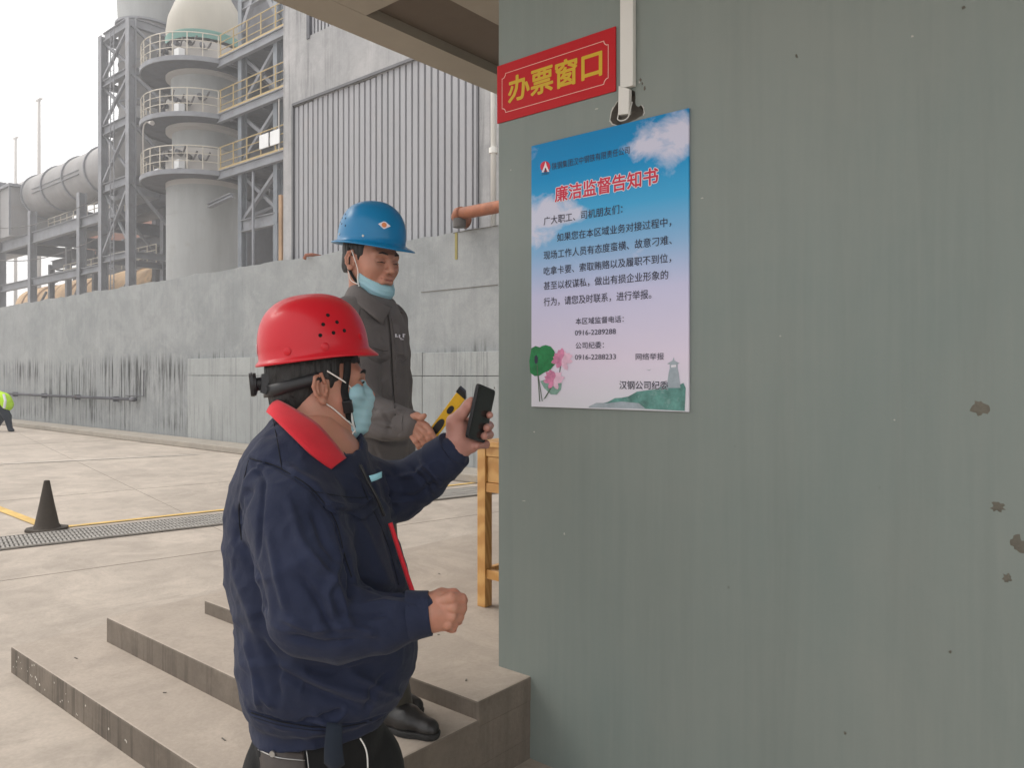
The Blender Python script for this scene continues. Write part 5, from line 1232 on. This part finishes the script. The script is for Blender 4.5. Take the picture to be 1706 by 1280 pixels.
# shoes
for i, (px_, d__) in enumerate(((515, 1.61), (605, 1.77))):
    c = C(px_, 0, d__); c.z = GZ; s = SDF((c.x - .14, c.y - .1, GZ - .001), (c.x + .26, c.y + .14, GZ + .16), .005)
    s.chain([(c.x - .05, c.y, GZ + .045), (c.x + .06, c.y + .02, GZ + .042), (c.x + .16, c.y + .045, GZ + .033)], [.044, .044, .034], .03); s.cap((c.x, c.y, GZ + .05), (c.x, c.y, GZ + .13), .042, .045, .03); s.cut((0, 0, -1), (0, 0, GZ + .002))
    p, f = s.mesh(); to_mesh('shoe', p, f, 'shoe_black', A_)
# helmet
helm, stud, surf, hmA = helmet(A_, MA, 'helmet_red', a=.120, b=.104, h=.128, z0=.070, front=.019, back=.008, side=.009, tilt=R(-6), shift=-.008)
for th, t in ((-66, .66), (-58, .76), (-74, .77), (-52, .86), (-65, .87), (-79, .88)): stud('vent_hole', R(th - 8), t, .0042, .0003, 'hole_black')
for th, t in ((-36, .93), (-84, .975), (-122, .975)): stud('rivet', R(th), t, .0085, .0022, 'helmet_red')
p_, n_ = surf(R(176), .93); k = MB(); q = n_.to_track_quat('Z', 'Y'); k.lathe([(.012, 0), (.012, .001), (.0001, .001)], n=10); k.v = [hmA @ (p_ + q @ v_) for v_ in k.v]; cambuild(k, 'sticker', 'print_white', helm)
# harness: head band, knob, chin strap
def hb(th, z, e): return Vector((-.010 + (.099 + e) * math.cos(th), (.079 + e) * math.sin(th), z))
U = [hb(R(a), lerp(.045, -.005, min(1, abs(abs(a) / 180))), .006) for a in range(-175, -60, 10)]; U = [hb(R(a), .028 - .026 * math.cos(R(a + 180)), .006 + .003 * abs(math.cos(R(a)))) for a in range(-270, -84, 10)]
L_ = [p + Vector((0, 0, -.026)) for p in U]
o = ribbon('head_band', [MA @ p for p in U], [MA @ p for p in L_], 'black_plastic', A_, .0025, 50, 2)
k = MB(); k.tube([MA @ Vector((-.112, 0, .008)), MA @ Vector((-.132, 0, .006)), MA @ Vector((-.134, 0, .006)), MA @ Vector((-.140, 0, .006))], [.014, .014, .024, .024], 20); cambuild(k, 'adjusting_knob', 'black_plastic', A_)
k = MB(); k.tube([MA @ Vector((-.1395, 0, .006)), MA @ Vector((-.147, 0, .0055))], [.026, .024], 20); cambuild(k, 'adjusting_knob', 'black_plastic', A_)
k = MB(); k.add([MA @ Vector(v_) for v_ in [(-.104, -.03, .03), (-.104, .03, .03), (-.115, .03, -.016), (-.115, -.03, -.016), (-.122, -.022, .028), (-.122, .022, .028), (-.126, .02, -.012), (-.126, -.02, -.012)]], [(0, 1, 5, 4), (1, 2, 6, 5), (2, 3, 7, 6), (3, 0, 4, 7), (4, 5, 6, 7)]); cambuild(k, 'band_cradle', 'black_plastic', A_)
SK = [Vector((.052, -.079, .05)), Vector((.050, -.0775, .02)), Vector((.044, -.0745, -.015)), Vector((.050, -.0690, -.045)), Vector((.056, -.058, -.078)), Vector((.064, -.040, -.104)), Vector((.068, -.01, -.121)), Vector((.066, .03, -.112)), Vector((.055, .06, -.075)), Vector((.046, .077, -.01)), Vector((.05, .08, .05))]
ribbon('chin_strap', [MA @ (p + Vector((-.008, -.0015, 0))) for p in SK], [MA @ (p + Vector((.008, 0, .002))) for p in SK], 'black_cloth', A_, .002, 60, 2)
k = MB(); a, b = MA @ Vector((.048, -.0755, -.035)), MA @ Vector((.053, -.067, -.062)); k.bar(a, b, .020, .010, (0, 1, 0)); cambuild(k, 'buckle', 'black_plastic', A_, bevel=.002)
SK2 = [Vector((.05, -.080, .03)), Vector((.015, -.083, .006)), Vector((-.03, -.082, .012)), Vector((-.06, -.07, .02))]
# face mask, worn over nose and mouth
def mask_mesh(Mx, parent, yc, pts, th=.0018):
    """pts: rows from top to bottom, each (z, x at the middle, y half-width, x at the ears' side)"""
    n = 25; k = MB(); vs = []
    R_ = []
    for j_ in range(41):
        t = j_ / 40 * (len(pts) - 1); i = min(int(t), len(pts) - 2); u = t - i; u = u * u * (3 - 2 * u); r_ = [lerp(a, b, u) for a, b in zip(pts[i], pts[i + 1])]
        ple = .0028 * math.sin(j_ / 40 * math.pi * 7)
        for a in range(n):
            s_ = a / (n - 1) * 2 - 1; x = lerp(r_[3], r_[1], max(0, 1 - abs(s_) ** 2.3)) + ple * (1 - s_ ** 4); y = r_[2] * s_
            vs.append(Mx @ Vector((x, y, r_[0] + (r_[4] if len(r_) > 4 else 0) * abs(s_) ** 1.5)))
    k.add(vs, [(j_ * n + i, j_ * n + i + 1, (j_ + 1) * n + i + 1, (j_ + 1) * n + i) for j_ in range(40) for i in range(n - 1)])
    o = cambuild(k, 'face_mask', 'mask_blue', parent, True); m_ = o.modifiers.new('thick', 'SOLIDIFY'); m_.thickness = th; m_.offset = 1
    return o, vs, n
p, f = mask_sdf(True).mesh(); mo = to_mesh('face_mask', xf(MA, p), f, 'mask_blue', A_)
VL = lambda *q: MA @ Vector(q)
tubes('mask_edge', [VL(.0635, -.0635, -.012), VL(.0600, -.0650, -.036), VL(.0590, -.0630, -.060), VL(.0630, -.0540, -.088), VL(.0700, -.0400, -.108)], .0026, 'mask_edge', mo)
tubes('ear_loop', [VL(.064, -.0640, -.014), VL(.046, -.0770, .004), VL(.026, -.0815, .018), VL(.008, -.084, .030)], .0016, 'elastic', mo)
tubes('ear_loop', [VL(.066, -.0500, -.094), VL(.045, -.0660, -.076), VL(.020, -.0750, -.052), VL(-.002, -.082, -.036)], .0016, 'elastic', mo)
tubes('ear_loop', [VL(.068, -.046, -.102), VL(.052, -.044, -.128), VL(.072, -.024, -.138), VL(.088, -.010, -.126)], .0018, 'elastic', mo)
# eyes, brows
for g in (-1, 1):
    k = MB(); k.tube([MA @ Vector(p) for p in [(.088, g * .046, .001), (.0925, g * .034, .0025), (.0925, g * .020, .000)]], [.0012, .0024, .0015], 6); cambuild(k, 'eyelashes', 'hair', A_, True)
    k = MB(); k.tube([MA @ Vector(p) for p in [(.080, g * .052, .022), (.0945, g * .036, .028), (.099, g * .014, .023)]], [.0015, .0035, .003], 6); cambuild(k, 'eyebrow', 'hair', A_, True)

# phone in his raised hand
c4 = [C(793, 638, 1.705), C(822, 641, 1.765), C(803, 738, 1.765), C(774, 729, 1.705)]
ph = thing('mobile_phone', 'black mobile phone held upright in the raised hand of the man in the red helmet', 'phone', tuple(cw(c4[3])), YAW)
nrm_ = (c4[1] - c4[0]).cross(c4[3] - c4[0]).normalized(); nrm_ = nrm_ if nrm_.y < 0 else -nrm_
def rrect(c4_, r_, ins=0):
    o_, x, y = c4_[3], (c4_[2] - c4_[3]), (c4_[0] - c4_[3]); Lx, Ly = x.length, y.length; x.normalize(); y.normalize(); out_ = []
    for cx_, cy_, a0 in ((Lx - r_ - ins, r_ + ins, -90), (Lx - r_ - ins, Ly - r_ - ins, 0), (r_ + ins, Ly - r_ - ins, 90), (r_ + ins, r_ + ins, 180)):
        for i in range(6): a = R(a0 + i * 18); out_.append(o_ + x * (cx_ + r_ * math.cos(a)) + y * (cy_ + r_ * math.sin(a)))
    return out_
k = MB(); k.prism(rrect(c4, .008), nrm_ * .0085); cambuild(k, 'case', 'black_plastic', ph, bevel=.0015)
k = MB(); k.prism([p + nrm_ * .0087 for p in rrect(c4, .006, .003)], nrm_ * .0006); cambuild(k, 'screen', 'phone_black', ph)
k = MB(); p = c4[1] + (c4[0] - c4[1]) * .12 + (c4[2] - c4[1]) * .05 + nrm_ * .0094; k.tube([p, p + nrm_ * .0006], .0022, 10); cambuild(k, 'camera_lens', 'metal_bare', ph)

# ================================================================== the man in the blue helmet
D2_ = 2.68
baseB = W(640, 1200, 2.66); baseB.z = T2
B_ = thing('person', 'smiling man in blue helmet and gray work shirt standing on the steps', 'person', tuple(baseB), YAW)
OB = Vector(((618 - CX) / FPX * 2.66, 2.66, (HY - 434) / FPX * 2.66)); MBm = head_frame(OB, R(-38), R(-8), R(0), 1.0); invB = MBm.inverted()
bodyP = []; bodyF = []
hs = head_sdf(invB @ C(612, 510, 2.69), young=True); p, f = hs.mesh(); bodyP.append(xf(MBm, p)); bodyF.append(f)
s = SDF((-.36, 2.28, -.26), (-.22, 2.48, -.09), .0018)
s.chain([C(668, 708, 2.40), C(680, 706, 2.39), C(694, 712, 2.385)], [.027, .027, .024], .02); s.ell(C(696, 713, 2.385), (.030, .018, .028), .012)
for pts, r_ in (([(696, 700, 2.375), (711, 710, 2.368), (718, 720, 2.36), (724, 729, 2.365)], .0095), ([(692, 708, 2.372), (707, 720, 2.362), (714, 730, 2.362), (717, 737, 2.375)], .0098), ([(688, 716, 2.374), (701, 730, 2.364), (706, 738, 2.37), (706, 744, 2.385)], .0094), ([(683, 722, 2.378), (692, 735, 2.37), (697, 742, 2.376), (697, 746, 2.39)], .0084)):
    s.chain([C(*q) for q in pts], [r_ * 1.1, r_, r_ * .95, r_ * .85], .004)
s.chain([C(682, 697, 2.375), C(694, 693, 2.365), C(702, 696, 2.355), C(707, 693, 2.35)], [.013, .0105, .0095, .0075], .006)
s.noise(.0007, 110, 110, 110, 3); addbody(s)
s = SDF((-.75, 2.3, -1.2), (-.2, 3.0, .35), .011)
s.loft(rows_px([(492, 585, 640), (520, 575, 655), (560, 570, 665), (650, 570, 665), (760, 572, 660), (800, 572, 660)], [D2_] * 6, [.06, .13, .15, .14, .13, .12]), .03)
s.cap(C(592, 535, 2.56), C(602, 690, 2.45), .045, .042, .03).cap(C(602, 690, 2.45), C(675, 706, 2.40), .04, .026, .03)
s.cap(C(650, 535, 2.82), C(662, 690, 2.86), .045, .04, .03).cap(C(662, 690, 2.86), C(672, 775, 2.80), .038, .028, .03)
s.cap(C(600, 800, 2.62), C(622, 990, 2.60), .07, .05, .03).cap(C(622, 990, 2.60), C(655, 1165, 2.66), .05, .035, .03)
s.cap(C(622, 800, 2.76), C(634, 990, 2.76), .07, .05, .03).cap(C(634, 990, 2.76), C(640, 1150, 2.78), .05, .035, .03)
addbody(s)
to_mesh('body', np.concatenate(bodyP), np.concatenate(bodyF), 'skin_b', B_)
p, f = hair_sdf(nape=-.05).mesh(); to_mesh('hair', xf(MBm, p), f, 'hair', B_)
s = SDF((-.68, 2.33, -.37), (-.26, 3.02, .34), .0058)
rB = [(488, 583, 637), (496, 574, 650), (508, 566, 660), (525, 560, 668), (545, 557, 674), (580, 555, 679), (620, 555, 679), (660, 556, 680), (700, 558, 681), (740, 561, 681), (768, 563, 677), (776, 564, 674)]
hB = [.07, .10, .135, .16, .175, .18, .175, .17, .165, .17, .17, .165]
s.loft(rows_px(rB, [D2_] * len(rB), hB), .02, 2.15)
s.chain([C(586, 533, 2.57), C(592, 610, 2.49), C(600, 692, 2.44)], [.075, .070, .064], .03); s.chain([C(600, 690, 2.44), C(640, 700, 2.415), C(668, 706, 2.40)], [.064, .054, .047], .025); s.cap(C(668, 706, 2.40), C(678, 706, 2.395), .044, .042, .003)
s.chain([C(648, 535, 2.80), C(658, 640, 2.84), C(664, 700, 2.84), C(674, 770, 2.80)], [.068, .058, .052, .042], .03)
s.noise(.0050, 9, 9, 12, 11).noise(.0010, 60, 60, 60, 14)
s.D += -.006 * np.maximum(0, rdg(s.X * 8 + s.Z * 5, s.Y * 8, s.Z * 11 - s.X * 4, 12) - .35) - .003 * np.maximum(0, rdg(s.X * 18 - s.Z * 9, s.Y * 18, s.Z * 22 + s.X * 8, 18) - .3)
P_, F_ = s.mesh()
STB = [([(646, 520), (652, 560), (656, 640), (662, 740)], 2, -.005), ([(660, 530), (668, 560), (672, 600)], 4, .003), ([(612, 592), (635, 603), (650, 592)], 2, -.006), ([(612, 588), (636, 598), (650, 588)], 4, .004), ([(664, 592), (672, 602), (678, 594)], 2, -.006),
 ([(612, 680), (640, 690), (668, 684)], 4, .006), ([(600, 700), (640, 715), (670, 722)], 5, -.005), ([(618, 700), (648, 704), (664, 696)], 4, -.006), ([(630, 735), (660, 738), (680, 735)], 4, -.007), ([(610, 640), (616, 670), (630, 690)], 6, -.006), ([(570, 540), (590, 580), (596, 620)], 5, -.005), ([(640, 690), (650, 705), (646, 722)], 3, -.005),
 ([(654, 660), (660, 690)], 3, .004), ([(668, 690), (667, 722)], 2, -.003), ([(645, 650), (655, 665), (668, 672)], 3, -.004), ([(622, 745), (630, 760), (628, 775)], 4, -.004)]
P_ = carve(P_, F_, [(q[0], q[1], q[2] * 1.7) for q in STB])
P_ = smooth(P_, F_, 1, .2); to_mesh('work_shirt', P_, F_, 'gray_cloth', B_)
for pts, rad in (([(646, 522), (651, 560), (655, 640), (659, 700)], .0016), ([(650, 522), (656, 560), (660, 640)], .0009), ([(600, 515), (596, 560), (600, 610)], .0012), ([(616, 578), (640, 585), (652, 582)], .0009)): seam(P_, pts, 'seam_gray', B_, rad)
flap(P_, [(613, 588), (630, 591), (650, 588)], [(614, 596), (631, 604), (650, 597)], 'gray_cloth', B_, n=14)
flap(P_, [(661, 589), (668, 592), (676, 590)], [(662, 597), (669, 603), (677, 597)], 'gray_cloth', B_, n=10)
U = [C(653, 512, 2.56), C(638, 505, 2.545), C(618, 492, 2.56), C(600, 478, 2.60), C(590, 470, 2.67), C(595, 470, 2.73), C(615, 482, 2.78), C(640, 496, 2.775), C(655, 506, 2.745)]
L_ = [C(637, 541, 2.520), C(622, 528, 2.495), C(602, 512, 2.505), C(582, 497, 2.555), C(575, 493, 2.67), C(582, 492, 2.78), C(612, 500, 2.83), C(650, 514, 2.80), C(672, 522, 2.74)]
ribbon('collar', U, L_, 'gray_cloth', B_, .006, 50, 6, .008)
cuff(C(664, 706, 2.402), C(680, 706, 2.392), .0490, .0450, 'gray_cloth', B_)
ribbon('inner_collar', [C(616, 499, 2.585), C(632, 510, 2.58), C(645, 512, 2.60), C(653, 503, 2.64)], [C(620, 514, 2.58), C(636, 524, 2.57), C(650, 522, 2.60), C(655, 513, 2.64)], 'shirt_inner', B_, .004, 20, 3, .01)
for i, (x, y, w_, h_) in enumerate([(659, 559, 1.4, 5.5), (661.5, 561, 1.0, 2), (665, 560, 1.2, 5), (667, 563.5, 2.2, 1.2), (671.5, 559, 1.2, 6), (673, 557, 2.4, 1.2), (669, 565.5, 4.5, 1)]):
    k = MB(); d__ = 2.555 + (x - 659) * .0035; k.prism([C(x - w_ / 2, y - h_ / 2, d__), C(x + w_ / 2, y - h_ / 2, d__), C(x + w_ / 2, y + h_ / 2, d__), C(x - w_ / 2, y + h_ / 2, d__)], (0, .02, 0)); cambuild(k, 'name_embroidery', 'print_white', B_)
# trousers, shoe
s = SDF((-.72, 2.4, -1.19), (-.25, 2.95, -.27), .008)
s.loft(rows_px([(760, 566, 668), (800, 565, 662), (850, 566, 655)], [D2_] * 3, [.16, .15, .14]), .03)
s.chain([C(598, 830, 2.61), C(612, 930, 2.58), C(622, 1000, 2.60), C(658, 1172, 2.66)], [.088, .076, .068, .060], .03)
s.chain([C(618, 830, 2.76), C(628, 930, 2.75), C(632, 1000, 2.76), C(638, 1150, 2.80)], [.088, .076, .068, .060], .03)
s.noise(.006, 14, 14, 8, 16).noise(.002, 40, 40, 30, 17); P_, F_ = s.mesh(); to_mesh('trousers', P_, F_, 'olive_cloth', B_)
for i, (xa_s, xb_s, dd) in enumerate(((648, 716, 2.625), (628, 690, 2.80))):
    a = C(xa_s, 0, dd + .02); b = C(xb_s, 0, dd - .06); a.z = b.z = T2; vv = (b - a)
    s = SDF((a.x - .09, b.y - .08, T2 + .016), (b.x + .07, a.y + .08, T2 + .13), .0032)
    s.chain([a + Vector((0, 0, .045)), a + vv * .45 + Vector((0, 0, .043)), a + vv + Vector((0, 0, .030))], [.042, .042, .032], .03); s.cap(a + Vector((.0, 0, .05)), a + Vector((0, 0, .11)), .042, .044, .03)
    s.cut((0, 0, -1), (0, 0, T2 + .022)); s.noise(.0015, 50, 50, 50, 20); p, f = s.mesh(); sh = to_mesh('shoe', p, f, 'shoe_black', B_)
    s = SDF((a.x - .09, b.y - .08, T2 - .01), (b.x + .07, a.y + .08, T2 + .04), .003)
    s.chain([a + Vector((0, 0, .02)), a + vv * .5 + Vector((0, 0, .02)), a + vv + Vector((0, 0, .02))], [.045, .044, .036], .03); s.cut((0, 0, -1), (0, 0, T2 + .001)); s.cut((0, 0, 1), (0, 0, T2 + .022)); p, f = s.mesh(); to_mesh('sole', p, f, 'shoe_sole', sh)
    for q in range(4):
        c = a + vv * (.38 + q * .13) + Vector((0, 0, .083 - q * .0055)); side_ = vv.normalized().cross(Vector((0, 0, 1))); tubes('lace', [c - side_ * .018 - Vector((0, 0, .006)), c + Vector((0, 0, .004)), c + side_ * .018 - Vector((0, 0, .006))], .0022, 'lace_pink' if q == 0 else 'hook_metal', sh, n=8, seg=5)
# helmet
helm, stud, surf, hmB = helmet(B_, MBm, 'helmet_blue', a=.126, b=.108, h=.140, z0=.060, front=.046, back=.022, side=.014, tilt=R(0), shift=-.006, ridge=.002)
for th, t in ((-112, .66), (-120, .73), (-104, .74), (-126, .80), (-112, .83), (-98, .86)): stud('vent_hole', R(th), t, .0032, .0003, 'hole_black')
for th, t in ((-114, .965), (-60, .97)): stud('rivet', R(th), t, .0042, .0018, 'metal_bare')
def decal(th, t, pts, hgt, mat):
    p, n_ = surf(R(th), t); up = Vector((0, 0, 1)); r_ = up.cross(n_).normalized(); u_ = n_.cross(r_); k = MB()
    k.prism([hmB @ (p + n_ * hgt + r_ * x + u_ * y) for x, y in pts], (hmB.to_3x3() @ n_) * .0006); return cambuild(k, 'emblem', mat, helm)
decal(-27, .80, [(-.020, .001), (-.003, .012), (.004, .012), (.022, -.001), (.002, -.013), (-.002, -.013)], .0006, 'print_white')
decal(-27, .80, [(.0085 * math.cos(a), .0085 * math.sin(a)) for a in [i * math.pi / 8 for i in range(16)]], .0014, 'emblem_orange')
# harness
SK = [Vector((-.028, -.079, .05)), Vector((-.018, -.084, .01)), Vector((-.008, -.086, -.035)), Vector((.012, -.070, -.075)), Vector((.04, -.045, -.108)), Vector((.06, -.01, -.124)), Vector((.055, .03, -.118))]
ribbon('chin_strap', [MBm @ (p + Vector((-.007, 0, 0))) for p in SK], [MBm @ (p + Vector((.006, 0, .002))) for p in SK], 'black_cloth', B_, .002, 50, 2)
# mask pulled down under the chin
p, f = mask_sdf(False).mesh(); mo = to_mesh('face_mask', xf(MBm, p), f, 'mask_blue', B_)
VL = lambda *q: MBm @ Vector(q)
tubes('mask_edge', [VL(.030, -.0760, -.052), VL(.027, -.0720, -.075), VL(.028, -.0640, -.097)], .0028, 'mask_edge', mo)
tubes('ear_loop', [VL(.030, -.0765, -.054), MBm @ Vector((.026, -.078, -.035)), MBm @ Vector((.010, -.083, .0)), MBm @ Vector((-.002, -.086, .024))], .0016, 'elastic', mo)
tubes('ear_loop', [VL(.027, -.0700, -.086), MBm @ Vector((.0, -.080, -.075)), MBm @ Vector((-.012, -.083, -.045)), MBm @ Vector((-.016, -.086, -.034))], .0016, 'elastic', mo)
for g in (-1, 1):
    k = MB(); k.tube([MBm @ Vector(p) for p in [(.085, g * .047, -.006), (.0915, g * .034, -.0045), (.0912, g * .019, -.006)]], [.0010, .0022, .0012], 6); cambuild(k, 'eyelashes', 'hair', B_, True)
    k = MB(); k.tube([MBm @ Vector(p) for p in [(.078, g * .052, .020), (.0935, g * .036, .027), (.098, g * .014, .022)]], [.0012, .0032, .0028], 6); cambuild(k, 'eyebrow', 'hair', B_, True)
k = MB(); k.tube([MBm @ Vector(p) for p in [(.0885, -.028, -.0572), (.0985, -.010, -.0618), (.1, 0, -.0625), (.0985, .010, -.0618), (.0885, .028, -.0572)]], [.0008, .0022, .0024, .0022, .0008], 6); cambuild(k, 'mouth_line', 'lip', B_, True)
# the tool in his hand
a0, a1 = C(718, 728, 2.40), C(770, 657, 2.34)
tl = thing('spirit_level', 'short yellow and black spirit level in the hand of the man in blue helmet', 'spirit level', tuple(cw(a0)), YAW)
ax = (a1 - a0).normalized(); sdv = ax.cross(Vector((0, 1, 0))).normalized(); nn_ = ax.cross(sdv).normalized(); nn_ = nn_ if nn_.y < 0 else -nn_; L0_ = (a1 - a0).length
def tp(u, v_, w_=0): return a0 + ax * u + sdv * v_ + nn_ * w_
hw_ = .0165
k = MB(); k.prism([tp(0, -hw_), tp(L0_, -hw_), tp(L0_ + .012, hw_ * .6), tp(L0_ - .004, hw_), tp(0, hw_)], nn_ * .018); cambuild(k, 'frame', 'tool_yellow', tl, bevel=.002)
k = MB(); k.prism([tp(L0_ - .002, -hw_ - .002, -.001), tp(L0_ + .018, -hw_ * .2, -.001), tp(L0_ + .020, hw_ + .003, -.001), tp(L0_ + .001, hw_ + .003, -.001)], nn_ * .020); cambuild(k, 'end_cap', 'black_plastic', tl, bevel=.002)
def oval(u0, u1, h_, w0, name='grip'):
    c_ = (u0 + u1) / 2; r_ = (u1 - u0) / 2; k = MB(); k.prism([tp(c_ + r_ * math.copysign(abs(math.cos(a)) ** .7, math.cos(a)), h_ * math.sin(a), .0182) for a in [i * math.pi / 10 for i in range(20)]], nn_ * .001); cambuild(k, name, 'black_plastic', tl)
oval(.018, .082, .0115, 0); oval(.106, .136, .0085, 0, 'vial')

# ================================================================== far worker at the left edge
dW = 19.6; Pw = W(8, 717, dW); Pw.z = GZ
W_ = thing('person', 'far worker in a yellow hi-vis vest bending over at the left edge', 'person', tuple(Pw), YAW)
s = SDF((-14.0, 19.0, -1.46), (-12.2, 20.2, .15), .022)
hp = C(2, 676, dW); shd = C(-16, 662, dW)
s.chain([hp, C(12, 694, dW), C(17, 715, dW)], [.13, .09, .06], .05).chain([hp + Vector((0, .2, 0)), C(2, 696, dW + .2), C(-8, 715, dW + .2)], [.13, .09, .06], .05)
s.cap(C(17, 716, dW), C(21, 717, dW), .05, .045, .03); s.cap(hp, shd, .15, .17, .06); s.ell(C(-27, 664, dW), (.1, .1, .12), .04); s.chain([shd, C(-12, 676, dW - .2), C(-20, 690, dW - .2)], [.08, .06, .045], .04)
p, f = s.mesh(); to_mesh('body', p, f, 'dark_navy', W_)
s = SDF((-14.0, 19.0, -1.1), (-12.2, 20.2, .0), .022); s.chain([C(9, 674, dW + .05), C(4, 668, dW + .05), C(-14, 661, dW + .05)], [.185, .20, .21], .05); p, f = s.mesh(); to_mesh('vest', p, f, 'hi_vis', W_)
k = MB(); k.tube([C(6, 657, dW - .16), C(9, 668, dW - .19), C(7, 680, dW - .15)], .03, 6); cambuild(k, 'reflective_band', 'print_white', W_)
s = SDF((-14.0, 19.0, -1.1), (-12.2, 20.2, .2), .022); s.ell(C(-29, 660, dW), (.14, .12, .12), .02); p, f = s.mesh(); to_mesh('hard_hat', p, f, 'helmet_red', W_)
